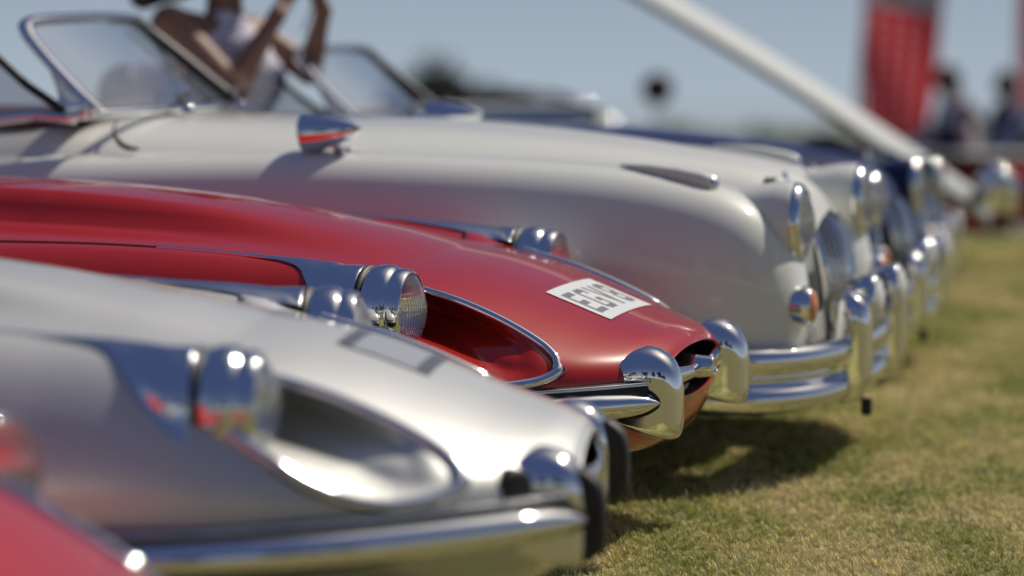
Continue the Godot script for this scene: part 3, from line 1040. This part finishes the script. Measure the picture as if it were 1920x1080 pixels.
func photographer() -> void:   # in world space, behind the cream car
	var o := thing("person", "person in white and blue patterned top raising a camera behind the cream roadster", "person", Transform3D())
	var c: Camera3D = get_node("camera")
	var P := func(x: float, y: float, d: float) -> Vector3:
		return c.transform * Vector3((x - 960) / 6000 * d, (540 - y) / 6000 * d, -d)
	var hip: Vector3 = P.call(395, 400, 11.55)
	var waist: Vector3 = P.call(420, 250, 11.5)
	var chest: Vector3 = P.call(425, 110, 11.45)
	var neck: Vector3 = P.call(420, -5, 11.42)
	var head: Vector3 = P.call(452, -85, 11.42)
	var cam_at: Vector3 = P.call(572, -52, 11.42)
	var sn: Vector3 = P.call(318, 45, 11.25)
	var en: Vector3 = P.call(436, 165, 11.18)
	var wn: Vector3 = P.call(520, 28, 11.28)
	var sf: Vector3 = P.call(478, 62, 11.6)
	var ef: Vector3 = P.call(580, 132, 11.62)
	var wf: Vector3 = P.call(606, 20, 11.52)
	var bones := [
		[sn, en, 0.066, 0.052], [en, wn, 0.052, 0.029], [sf, ef, 0.058, 0.048], [ef, wf, 0.048, 0.028],
		[neck, head, 0.056, 0.06], [head, head + Vector3(0.02, 0.05, 0), 0.09, 0.095], [head + Vector3(0.06, -0.05, 0.0), head + Vector3(0.065, -0.06, 0), 0.055, 0.05],
		[head + Vector3(0.11, -0.01, 0), head + Vector3(0.118, -0.02, 0), 0.018, 0.016], [chest, neck, 0.1, 0.06], [sn, chest + Vector3(0, 0.06, 0), 0.06, 0.08], [sf, chest + Vector3(0, 0.06, 0), 0.06, 0.08]]
	for e in [[wn, -1.0, 0.03], [wf, 1.0, -0.03]]:
		var w: Vector3 = e[0]
		var palm: Vector3 = w.lerp(cam_at, 0.5) + Vector3(0, 0.012, -e[2] * 0.6)
		bones.append([w, palm, 0.028, 0.03])
		for k in 4:
			var tip: Vector3 = cam_at + Vector3(-0.02 + 0.02 * k, 0.035 - 0.012 * k, -e[2] * 1.6)
			bones.append([palm + Vector3(-0.02 + 0.014 * k, 0.012, 0), palm.lerp(tip, 0.6) + Vector3(0, 0.018, -e[2] * 0.4), 0.0105, 0.0095])
			bones.append([palm.lerp(tip, 0.6) + Vector3(0, 0.018, -e[2] * 0.4), tip, 0.0095, 0.008])
		bones.append([palm + Vector3(0, -0.012, e[2] * 0.3), cam_at + Vector3(-0.03, -0.045, e[2] * 0.3), 0.012, 0.009])
	part("body", figure(bones, 0.012, 0.02), mats.skin, o)
	var ear := [[hip + Vector3(0, -0.1, 0), waist, 0.16, 0.13], [waist, chest, 0.13, 0.14], [chest, neck + Vector3(0.0, -0.09, 0), 0.135, 0.075], [waist, P.call(485, 150, 11.5), 0.12, 0.09], [P.call(485, 150, 11.5), chest, 0.09, 0.12], [chest + Vector3(-0.08, 0.05, 0.1), chest + Vector3(0.08, 0.04, -0.08), 0.07, 0.07]]
	part("blouse", figure(ear, 0.014, 0.04), mats.blouse, o)
	var hair := [[head + Vector3(-0.03, 0.05, 0), head + Vector3(-0.02, 0.07, 0), 0.105, 0.1], [head + Vector3(-0.09, 0.0, 0.0), P.call(330, -40, 11.36), 0.08, 0.07], [P.call(330, -40, 11.36), P.call(268, -8, 11.3), 0.07, 0.05]]
	part("hair", figure(hair, 0.014, 0.04), mats.hair, o)
	var legs := []
	var ground := Vector3(hip.x, (slope * Vector3(0, 0, hip.z)).y, hip.z)
	for s in [1.0, -1.0]:
		var knee := Vector3(hip.x + 0.02, lerpf(ground.y, hip.y, 0.52), hip.z + 0.09 * s)
		legs.append([hip + Vector3(0, -0.06, 0.08 * s), knee, 0.12, 0.075])
		legs.append([knee, ground + Vector3(-0.02, 0.08, 0.1 * s), 0.07, 0.05])
		legs.append([ground + Vector3(-0.02, 0.05, 0.1 * s), ground + Vector3(0.14, 0.04, 0.1 * s), 0.045, 0.035])
	part("trousers", figure(legs, 0.018, 0.03), mats.navy_cloth, o)
	var cam := thing("photo_camera", "small black camera held up in the photographer's hands", "camera", Transform3D(Basis(), cam_at))
	var bodyc := part("camera_body", block(Vector3(0.05, 0.085, 0.13), Vector3.ZERO, 0.25), mats.soot, cam)
	part("camera_lens", lathe([[0.02, 0.034], [0.075, 0.034], [0.08, 0.03], [0.08, 0.001]], 24), mats.soot, bodyc)
	var s0: Vector3 = P.call(590, -20, 11.36) - cam_at
	var s1: Vector3 = P.call(566, 60, 11.36) - cam_at
	part("neck_strap", tube([Vector3(0, -0.03, 0.06), s0, s0.lerp(s1, 0.5) + Vector3(0.01, 0, 0), s1], 0.007, 8, Vector2(1.6, 0.5)), mats.soot, cam)

# ---------------------------------------------------------------- planting
func tree(at: Vector3, h: float, spread: float, seed_: int, label: String, leaf: Material) -> void:
	rng.seed = seed_
	var o := thing("tree", label, "tree", Transform3D(Basis(), at), "trees beyond the field")
	var trunk := tube([Vector3.ZERO, Vector3(0.1, h * 0.3, 0), Vector3(-0.05, h * 0.6, 0.1), Vector3(0, h * 0.8, 0)], [h * 0.035, h * 0.028, h * 0.018, h * 0.008], 10)
	var limbs := [trunk]
	var clumps := []
	for k in 14:
		var a := rng.randf() * TAU
		var r := spread * rng.randf_range(0.15, 0.85)
		var tip := Vector3(cos(a) * r, h * rng.randf_range(0.35, 0.92), sin(a) * r)
		tip.x *= 1.0 - 0.35 * tip.y / h
		tip.z *= 1.0 - 0.35 * tip.y / h
		limbs.append(tube([Vector3(0, h * rng.randf_range(0.25, 0.55), 0), tip * Vector3(0.6, 0.92, 0.6), tip], [h * 0.014, h * 0.008, h * 0.003], 6))
		clumps.append([tip, spread * rng.randf_range(0.25, 0.42)])
	part("trunk", joined(limbs), mats.bark, o)
	var mm := MultiMesh.new()
	mm.transform_format = MultiMesh.TRANSFORM_3D
	mm.use_colors = true
	var q := SurfaceTool.new()
	q.begin(Mesh.PRIMITIVE_TRIANGLES)
	for t in 3:
		var b := Basis(Vector3.UP, t * 2.1) * Basis(Vector3.RIGHT, 0.5 + t * 0.4)
		var w := h * 0.011
		for p in [Vector3(-w, 0, 0), Vector3(0, w * 2.4, 0), Vector3(w, 0, 0), Vector3(-w, 0, 0), Vector3(w, 0, 0), Vector3(0, -w * 1.4, 0)]:
			q.add_vertex(b * p)
	q.generate_normals()
	mm.mesh = q.commit()
	mm.instance_count = 3200
	for k in 3200:
		var cl: Array = clumps[k % clumps.size()]
		var d := Vector3(rng.randfn(), rng.randfn() * 0.8, rng.randfn()).normalized() * pow(rng.randf(), 0.4)
		mm.set_instance_transform(k, Transform3D(Basis(Vector3(rng.randfn(), rng.randfn(), rng.randfn()).normalized(), rng.randf() * TAU).scaled(Vector3.ONE * rng.randf_range(0.7, 1.5)), cl[0] + d * cl[1]))
		var s := rng.randf_range(0.7, 1.25)
		mm.set_instance_color(k, Color(0.055 * s, 0.085 * s, 0.03 * s))
	var mi := MultiMeshInstance3D.new()
	mi.name = "crown"
	mi.multimesh = mm
	mi.material_override = leaf
	mi.set_meta("kind", "stuff")
	o.add_child(mi)

func ground_y(z: float) -> float:   # height of the field in world space
	if z > -17.0:
		return -z * tan(deg_to_rad(RISE)) if z < 6.0 else -6.0 * tan(deg_to_rad(RISE))
	return look([[17.0, 0.68], [18.5, 0.705], [20.0, 0.62], [24.0, 0.27], [28.0, 0.0], [40.0, -0.7], [80.0, -1.7], [200.0, -2.0], [4000.0, -2.0]], -z)

func build_ground() -> void:
	var zs := [3000.0, 600.0, 150.0, 40.0, 15.0, 8.0, 6.0, 4.0, 0.0, -4.0, -8.0, -12.0, -15.0, -16.0, -17.0]
	for k in 24:
		zs.append(-17.5 - 0.5 * k)
	zs.append_array([-32.0, -40.0, -60.0, -80.0, -120.0, -200.0, -500.0, -1500.0, -3000.0])
	var rows := []
	for z in zs:
		var row := []
		for x in [-2000.0, -400.0, -80.0, -20.0, -8.0, -4.0, -2.0, 0.0, 2.0, 4.0, 8.0, 20.0, 80.0, 400.0, 2000.0]:
			row.append(Vector3(x, ground_y(z), z))
		rows.append(row)
	var v := PackedVector3Array()
	var idx := PackedInt32Array()
	for r in rows:
		for p in r:
			v.append(p)
	for r in rows.size() - 1:
		for c in 14:
			var a := r * 15 + c
			idx.append_array([a, a + 15, a + 1, a + 1, a + 15, a + 16])
	var o := MeshInstance3D.new()
	o.name = "ground"
	o.mesh = finish(v, idx, PackedVector2Array(), false)
	o.material_override = mats.turf
	o.set_meta("kind", "structure")
	o.set_meta("label", "sun-dried grass field rising gently away under the parked cars")
	o.set_meta("category", "ground")
	add_child(o)

func build_grass() -> void:
	rng.seed = 77
	var patch := FastNoiseLite.new()
	patch.seed = 5
	patch.frequency = 1.1
	patch.fractal_octaves = 3
	var st := SurfaceTool.new()
	st.begin(Mesh.PRIMITIVE_TRIANGLES)
	for k in 9:
		var a := rng.randf() * TAU
		var foot := Vector3(rng.randf_range(-0.011, 0.011), -0.002, rng.randf_range(-0.011, 0.011))
		var lean := Vector3(cos(a), 0, sin(a)) * rng.randf_range(0.004, 0.016)
		var h := rng.randf_range(0.010, 0.022)
		var w := Vector3(-sin(a), 0, cos(a)) * 0.0011
		var mid := foot + lean * 0.35 + Vector3(0, h * 0.62, 0)
		var tip := foot + lean + Vector3(0, h, 0)
		for p in [foot - w, mid - w * 0.8, foot + w, foot + w, mid - w * 0.8, mid + w * 0.8, mid - w * 0.8, tip, mid + w * 0.8]:
			st.add_vertex(p)
	st.generate_normals()
	var blade := st.commit()
	var spots := []
	for k in 150000:
		var d := lerpf(5.6, 17.5, pow(rng.randf(), 1.35))
		var x := rng.randf_range(-0.35, 1.0) * 3.2
		var px := 960 + 6000 * x / d
		if px > 2150 or px < 900:
			continue
		spots.append(Vector3(x, 0, -d))
	var mm := MultiMesh.new()
	mm.transform_format = MultiMesh.TRANSFORM_3D
	mm.use_colors = true
	mm.mesh = blade
	mm.instance_count = spots.size()
	for k in spots.size():
		var p: Vector3 = spots[k]
		var s := rng.randf_range(0.65, 1.15) * lerpf(1.0, 1.7, ss(8.0, 16.0, -p.z))
		var f := patch.get_noise_2d(p.x * 1.6, p.z * 1.1) * 1.3 + rng.randfn() * 0.32
		var c := Color(0.60, 0.585, 0.20).lerp(Color(0.84, 0.73, 0.40), ss(-0.3, 0.5, f)) if f > -0.35 else Color(0.42, 0.455, 0.135)
		var b := rng.randf_range(0.75, 1.2)
		mm.set_instance_transform(k, Transform3D(slope * Basis(Vector3.UP, rng.randf() * TAU).scaled(Vector3(s, s * rng.randf_range(0.6, 1.1), s)), slope * p))
		mm.set_instance_color(k, Color(c.r * b, c.g * b, c.b * b))
	var o := MultiMeshInstance3D.new()
	o.name = "grass"
	o.multimesh = mm
	o.material_override = mats.blade
	o.set_meta("kind", "stuff")
	o.set_meta("label", "short mown yellow-green grass beside the car noses")
	o.set_meta("category", "grass")
	add_child(o)

func build_stalks() -> void:
	rng.seed = 91
	var st := SurfaceTool.new()
	st.begin(Mesh.PRIMITIVE_TRIANGLES)
	for k in 3:
		var a := k * 2.1
		var lean := Vector3(cos(a), 0, sin(a)) * 0.03
		var w := Vector3(-sin(a), 0, cos(a)) * 0.0009
		for q in [Vector3.ZERO - w, lean * 0.4 + Vector3(0, 0.028, 0) - w, w, w, lean * 0.4 + Vector3(0, 0.028, 0) - w, lean * 0.4 + Vector3(0, 0.028, 0) + w, lean * 0.4 + Vector3(0, 0.028, 0) - w, lean + Vector3(0, 0.04, 0), lean * 0.4 + Vector3(0, 0.028, 0) + w]:
			st.add_vertex(q)
	st.generate_normals()
	var mm := MultiMesh.new()
	mm.transform_format = MultiMesh.TRANSFORM_3D
	mm.use_colors = true
	mm.mesh = st.commit()
	mm.instance_count = 1500
	for k in 1500:
		var p := Vector3(rng.randf_range(-0.2, 2.6), 0, -rng.randf_range(6.0, 15.0))
		mm.set_instance_transform(k, Transform3D(slope * Basis(Vector3.UP, rng.randf() * TAU).scaled(Vector3.ONE * rng.randf_range(0.5, 1.1)), slope * p))
		var b := rng.randf_range(0.7, 1.1)
		mm.set_instance_color(k, Color(0.72 * b, 0.62 * b, 0.36 * b) if rng.randf() < 0.6 else Color(0.22 * b, 0.30 * b, 0.08 * b))
	var o := MultiMeshInstance3D.new()
	o.name = "dry_stalks"
	o.multimesh = mm
	o.material_override = mats.blade
	o.set_meta("kind", "stuff")
	o.set_meta("label", "scattered dry straw stalks standing out of the mown grass")
	o.set_meta("category", "grass")
	add_child(o)

# ---------------------------------------------------------------- print
func letters(text: String, w: int, h: int, back: Color, ink: Color) -> ImageTexture:
	var shapes := {
		"E": [[0, 0, 2.0, 12], [0, 0, 8, 2.2], [0, 4.9, 6.6, 2.2], [0, 9.8, 8, 2.2]], "G": [[0, 1, 2.0, 10], [1, 0, 6.4, 2.1], [1, 9.9, 6.4, 2.1], [6, 5.8, 2.0, 5.2], [4, 5.8, 4, 2.0], [6, 1, 2.0, 2.4]],
		"8": [[0, 1, 2.2, 4.2], [5.8, 1, 2.2, 4.2], [0, 6.6, 2.2, 4.4], [5.8, 6.6, 2.2, 4.4], [1, 0, 6, 2.5], [1, 4.8, 6, 2.4], [1, 9.5, 6, 2.5]]}
	var im := Image.create(w, h, false, Image.FORMAT_RGB8)
	im.fill(back)
	var u := h * 0.64 / 12.0
	var ux := w * 0.9 / (text.length() * 10.0)
	for k in text.length():
		var ox := w * 0.065 + k * 10.0 * ux
		var oy := h * 0.18
		if text[k] == "V":
			for y in int(12 * u):
				var t := y / (12.0 * u)
				for s in [lerpf(0.0, 3.2, t), lerpf(5.8, 2.6, t)]:
					im.fill_rect(Rect2i(int(ox + s * ux), int(oy + y), int(2.3 * ux), 1), ink)
			continue
		for r in shapes[text[k]]:
			im.fill_rect(Rect2i(int(ox + r[0] * ux), int(oy + r[1] * u), int(r[2] * ux), int(r[3] * u)), ink)
	return ImageTexture.create_from_image(im)

func materials() -> void:
	mat("chrome", Color(0.78, 0.79, 0.80), 0.055, 1.0)
	mat("mirror", Color(0.86, 0.87, 0.88), 0.03, 1.0)
	mat("rubber", Color(0.012, 0.012, 0.013), 0.55)
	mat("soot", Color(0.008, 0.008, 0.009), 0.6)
	mat("tyre", Color(0.02, 0.02, 0.02), 0.8)
	mat("hood", Color(0.02, 0.02, 0.022), 0.85)
	mat("leather", Color(0.10, 0.035, 0.02), 0.5)
	mat("frosted", Color(0.7, 0.7, 0.68), 0.15)
	mat("amber", Color(0.55, 0.22, 0.10), 0.1)
	mat("skin", Color(0.19, 0.095, 0.065), 0.55)
	mats.hood.metallic_specular = 0.1
	mat("hair", Color(0.012, 0.009, 0.008), 0.5)
	mat("navy_cloth", Color(0.02, 0.025, 0.075), 0.85)
	mat("pale_cloth", Color(0.55, 0.52, 0.58), 0.85)
	mat("bark", Color(0.09, 0.065, 0.045), 0.9)
	mat("maroon", Color(0.06, 0.012, 0.014), 0.6)
	mat("hedge", Color(0.07, 0.09, 0.045), 0.95)
	mat("pale_panel", Color(0.42, 0.46, 0.47), 0.65)
	mat("dull_metal", Color(0.25, 0.27, 0.30), 0.6)
	mat("pole", Color(0.6, 0.6, 0.6), 0.4)
	var glass := mat("pane", Color(0.16, 0.22, 0.32), 0.02)
	glass.albedo_color.a = 0.5
	glass.transparency = BaseMaterial3D.TRANSPARENCY_ALPHA
	glass.cull_mode = BaseMaterial3D.CULL_DISABLED
	var lens := mat("lens", Color(0.97, 0.97, 0.96), 0.0)
	lens.albedo_color.a = 0.02
	lens.refraction_enabled = true
	lens.refraction_scale = 0.05
	mat("dark_glass", Color(0.02, 0.025, 0.03), 0.05)
	paint("red_paint", Color(0.37, 0.017, 0.013), 0.0, 0.28)
	paint("rose_red_paint", Color(0.42, 0.045, 0.045), 0.0, 0.28)
	paint("cream_paint", Color(0.68, 0.695, 0.65), 0.0, 0.35)
	paint("navy_paint", Color(0.008, 0.012, 0.06), 0.0, 0.35)
	paint("green_paint", Color(0.006, 0.02, 0.012), 0.0, 0.35)
	paint("black_paint", Color(0.006, 0.006, 0.008), 0.0, 0.35)
	paint("sheen_white", Color(0.72, 0.76, 0.76), 0.0, 0.4)  # white of the painted bonnet sheen
	paint("silver_paint", Color(0.58, 0.59, 0.57), 0.5, 0.48)
	var pl := mat("plate_white", Color.WHITE, 0.4)
	pl.albedo_texture = letters("EGV8", 768, 384, Color(0.80, 0.82, 0.83), Color(0.40, 0.40, 0.42))
	var ps := mat("plate_silver", Color.WHITE, 0.35)
	var im := Image.create(512, 256, false, Image.FORMAT_RGB8)
	im.fill(Color(0.30, 0.31, 0.36))
	for k in 9:
		im.fill_rect(Rect2i(26 + k * 53, 40, 36, 176), Color(0.68, 0.70, 0.73))
	ps.albedo_texture = ImageTexture.create_from_image(im)
	var turf := mat("turf", Color.WHITE, 0.95)
	turf.albedo_texture = noise_tex(3, 0.02, [[0.0, Color(0.085, 0.09, 0.027)], [0.4, Color(0.145, 0.135, 0.045)], [0.6, Color(0.18, 0.155, 0.062)], [1.0, Color(0.24, 0.195, 0.095)]])
	turf.uv1_triplanar = true
	turf.uv1_world_triplanar = true
	turf.uv1_scale = Vector3.ONE * 0.9
	var bl := mat("blade", Color.WHITE, 0.7)
	bl.vertex_color_use_as_albedo = true
	bl.backlight_enabled = true
	bl.backlight = Color(0.35, 0.35, 0.35)
	bl.cull_mode = BaseMaterial3D.CULL_DISABLED
	var lf := mat("leaf", Color.WHITE, 0.7)
	lf.vertex_color_use_as_albedo = true
	lf.cull_mode = BaseMaterial3D.CULL_DISABLED
	var cloth := mat("blouse", Color.WHITE, 0.85)
	cloth.albedo_texture = noise_tex(9, 0.06, [[0.0, Color(0.05, 0.07, 0.25)], [0.34, Color(0.10, 0.12, 0.32)], [0.42, Color(0.68, 0.66, 0.74)], [1.0, Color(0.76, 0.74, 0.78)]], 256)
	cloth.uv1_triplanar = true
	cloth.uv1_world_triplanar = true
	cloth.uv1_scale = Vector3.ONE * 3.0
	var fl := mat("flag", Color.WHITE, 0.8)
	var fi := Image.create(128, 384, false, Image.FORMAT_RGB8)
	fi.fill(Color(0.84, 0.16, 0.20))
	fi.fill_rect(Rect2i(0, 0, 128, 96), Color(0.62, 0.62, 0.66))
	fi.fill_rect(Rect2i(34, 30, 26, 40), Color(0.12, 0.16, 0.16))
	for k in 4:
		for j in 9:
			fi.fill_rect(Rect2i(16 + k * 26, 112 + j * 28, 12, 18), Color(0.88, 0.62, 0.64))
	fl.albedo_texture = ImageTexture.create_from_image(fi)
	fl.backlight_enabled = true
	fl.backlight = Color(0.72, 0.72, 0.72)
	fl.cull_mode = BaseMaterial3D.CULL_DISABLED

func banner(label: String, at: Vector3, h: float, w: float) -> void:
	var o := thing("feather_banner", label, "banner", Transform3D(Basis(), at), "red banners on the right")
	var pole := [Vector3.ZERO]
	for k in 13:
		var t := k / 12.0
		pole.append(Vector3(w * 0.5 * pow(t, 6.0) * 0.6, h * t, 0))
	part("pole", tube(pole, 0.025, 8), mats.pole, o)
	var rows := []
	for r in 25:
		var t := 1 - r / 24.0
		var row := []
		for c in 9:
			var u := c / 8.0
			row.append(Vector3(0.04 + u * w * (0.75 + 0.25 * t), lerpf(h * 0.42, h, t) - u * 0.06 * h * t, 0.05 * sin(u * 5 + t * 7)))
		rows.append(row)
	part("flag", sheet(rows, false, false, true), mats.flag, o)

func _ready() -> void:
	# --- camera, sky, sun, exposure
	var cam := Camera3D.new()
	cam.name = "camera"
	add_child(cam)
	cam.transform = Transform3D(slope * Basis(Vector3.RIGHT, deg_to_rad(-5.145)), slope * Vector3(0, 1.318, 0))
	var optics := CameraAttributesPhysical.new()
	optics.frustum_focal_length = 133.33
	optics.frustum_focus_distance = 7.5
	optics.frustum_near = 0.1
	optics.frustum_far = 6000.0
	optics.exposure_aperture = 1.55
	cam.attributes = optics
	cam.fov = 10.2857
	cam.near = 0.1
	cam.far = 6000.0
	var sky_m := ProceduralSkyMaterial.new()
	sky_m.sky_top_color = Color(0.055, 0.085, 0.195).linear_to_srgb()
	sky_m.sky_horizon_color = Color(0.41, 0.485, 0.56).linear_to_srgb()
	sky_m.sky_curve = 0.10
	sky_m.ground_bottom_color = Color(0.2, 0.18, 0.08).linear_to_srgb()
	sky_m.ground_horizon_color = Color(0.30, 0.34, 0.36).linear_to_srgb()
	sky_m.sun_angle_max = 62.0
	sky_m.sun_curve = 0.33
	var sky := Sky.new()
	sky.sky_material = sky_m
	var env := Environment.new()
	env.background_mode = Environment.BG_SKY
	env.sky = sky
	env.background_energy_multiplier = 1.0
	env.tonemap_mode = Environment.TONE_MAPPER_LINEAR
	env.tonemap_exposure = 1.0
	env.sdfgi_enabled = true
	env.ssao_enabled = true
	env.ssil_enabled = true
	var we := WorldEnvironment.new()
	we.name = "world"
	we.environment = env
	add_child(we)
	var sun := DirectionalLight3D.new()
	sun.name = "sun"
	sun.light_color = Color(1.0, 0.96, 0.90)
	sun.light_energy = 1.35
	sun.light_angular_distance = 0.55
	sun.shadow_enabled = true
	add_child(sun)
	sun.look_at_from_position(Vector3(0.78, 1.20, -0.64) * 10.0, Vector3.ZERO)
	materials()
	# --- the field
	build_ground()
	build_grass()
	build_stalks()
	# --- the row of cars, nearest first
	sports_car("red sports car nose in the bottom corner, nearest the camera and most blurred", mats.rose_red_paint, on_field(Vector3(-1.085, -0.02, -4.371), 31), false, null)
	sports_car("silver sports car with black rubber pads on its chrome overriders", mats.silver_paint, on_field(Vector3(-0.381, 0.008, -6.088), 5.5), true, mats.plate_silver, false)
	sports_car("glossy red sports car in sharp focus with white number sticker on its nose", mats.red_paint, on_field(Vector3(-0.057, -0.004, -7.968), 18, 1.0, 0.6), false, mats.plate_white)
	roadster("cream roadster with bullet wing mirrors behind the red sports car", mats.cream_paint, on_field(Vector3(1.10, 0, -9.23), 16), true, true)
	roadster("smaller navy roadster parked directly beyond the cream roadster", mats.navy_paint, on_field(Vector3(1.52, 0, -11.3), 16, 0.90))
	roadster("dark green roadster third in the row behind the navy one", mats.green_paint, on_field(Vector3(1.86, 0, -13.4), 16, 0.78), false)
	raised_bonnet_car("white sports car fourth in the row with its one-piece nose tilted open", on_field(Vector3(2.36, 0, -15.6), 6), mats.pale_panel, 1.32)
	var stake := thing("slanting_pole", "slanting grey pole at the far edge behind the people", "pole")
	part("shaft", tube([Vector3(5.0, ground_y(-29.0), -29.0), Vector3(4.55, 1.05, -29.0), Vector3(3.9, 1.78, -29.1), Vector3(3.3, 2.5, -29.2)], 0.055, 10), mats.dull_metal, stake)
	saloon("black soft-topped car with chrome windscreen pillars standing below the tree", mats.black_paint, Transform3D(Basis(Vector3.UP, deg_to_rad(-16)), Vector3(2.0, ground_y(-24.0), -24.0)))
	saloon("red car with its bonnet sheen painted as a white panel under the tall red banner", mats.red_paint, Transform3D(Basis(Vector3.UP, deg_to_rad(-160)), Vector3(2.80, ground_y(-24.0), -24.0)), mats.sheen_white)
	# --- people
	photographer()
	person("person in navy shirt with dark hair stooping by the red banner", Transform3D(Basis(Vector3.UP, deg_to_rad(30)), Vector3(3.15, ground_y(-26.0), -26.0)), mats.navy_cloth, mats.navy_cloth, mats.hair, 0.3)
	person("person in pale shirt beside the navy-shirted person", Transform3D(Basis(Vector3.UP, deg_to_rad(190)), Vector3(3.75, ground_y(-26.5), -26.5)), mats.pale_cloth, mats.navy_cloth, mats.hair)
	person("person in dark clothes at the far edge past the pale shirt", Transform3D(Basis(Vector3.UP, deg_to_rad(140)), Vector3(4.30, ground_y(-27.0), -27.0)), mats.navy_cloth, mats.soot, mats.hair)
	var paddle := thing("paddle_sign", "small dark red disc on a thin pole seen over the cream bonnet", "sign", Transform3D(Basis(Vector3.UP, -PI / 2), Vector3(1.27, ground_y(-28.0), -28.0)))
	part("pole", tube([Vector3.ZERO, Vector3(0, 1.55, 0)], 0.012, 8), mats.pole, paddle)
	part("disc", lathe([[-0.02, 0.001], [-0.02, 0.13], [0.0, 0.14], [0.02, 0.13], [0.02, 0.001]], 32), mats.maroon, paddle, Transform3D(Basis(), Vector3(0, 1.66, 0)))
	var hedge_row := []
	rng.seed = 21
	for k in 120:
		var hx := -60.0 + k * 1.0
		var hh := rng.randf_range(2.6, 4.2)
		hedge_row.append([Vector3(hx, -2.2, -248.0), Vector3(hx + rng.randf_range(-0.3, 0.3), -2.0 + hh * 0.6, -247.0), Vector3(hx, -2.0 + hh, -250.0), Vector3(hx, -2.2, -253.0)])
	var hedge := thing("hedge", "long low hedge along the skyline far beyond the cars", "hedge")
	part("foliage", sheet(hedge_row), mats.hedge, hedge)
	# --- beyond
	banner("tall red banner with grey head behind the raised white bonnet", Vector3(2.98, ground_y(-27.5), -27.5), 2.75, 0.72)
	banner("second red banner at the edge of the view", Vector3(4.42, ground_y(-28.0), -28.0), 3.4, 0.62)
	tree(Vector3(-3.3, -2.0, -150.0), 6.8, 3.0, 11, "dense dark green tree rising over the black saloon roof", mats.leaf)
	for k in 6:  # unseen trees, added to put a dark band into the chrome reflections
		tree(Vector3(-16.0 + 9.0 * k, -0.25, 20.0 + 3.0 * (k % 3)), 8.0 + k % 4, 4.2, 30 + k, "broad %s tree added out of view behind the viewer for dark chrome reflections" % ["low", "leaning", "tall", "round", "dense", "ragged"][k], mats.leaf)
	tree(Vector3(-2.2, -2.0, -170.0), 6.0, 2.6, 12, "lower tree right of the dense dark tree", mats.leaf)

func raised_bonnet_car(label: String, at: Transform3D, m: Material, rise: float) -> void:   # a white car whose whole front-hinged nose stands open
	var car := thing("sports_car", label, "car", at, "classic cars parked in a row on the grass")
	var rows := []
	for k in 33:
		var t := k / 32.0
		var x := lerpf(-0.02, -2.15, t)
		var w := 0.30 * pow(ss(-0.02, 0.3, t) * 0.75 + 0.25, 0.6)
		var row := []
		for c in 21:
			var u := -1 + c / 10.0
			row.append(Vector3(x, 0.34 + rise * t + 0.05 * sin(t * PI) - 0.10 * pow(absf(u), 3.0), u * w))
		for c in range(20, -1, -1):
			row.append(row[c] + Vector3(-0.012, -0.02, 0))
		rows.append(row)
	part("open_bonnet", sheet(rows, true, true), m, car)
	part("engine_frame", block(Vector3(1.5, 0.34, 0.6), Vector3(-1.15, 0.42, 0), 0.2), mats.soot, car)
	part("cross_tube", tube([Vector3(-0.12, 0.38, -0.5), Vector3(-0.06, 0.40, 0), Vector3(-0.12, 0.38, 0.5)], 0.03, 10), mats.soot, car)
	var tub := []
	for k in 21:
		var x := lerpf(-1.95, -4.0, k / 20.0)
		tub.append(oval(x, 0, 0.5, 0.78 * (1 - 0.35 * pow(k / 20.0, 4.0)), 0.30 * (1 - 0.5 * pow(k / 20.0, 4.0)), 3.4, 36))
	part("body", sheet(tub, true, true), m, car)
	for side in [1.0, -1.0]:
		for ax in [-0.85, -3.4]:
			var w := part("wheel", tyre_mesh(), mats.tyre, car, Transform3D(Basis(Vector3.UP, -PI / 2 if side > 0 else PI / 2), Vector3(ax, 0.318, 0.66 * side)))
			part("rim", shells().rim, mats.chrome, w)
		var over := part("overrider", shells().overrider, mats.chrome, car, Transform3D(Basis(), Vector3(-0.48, 0, 0.322 * side)))
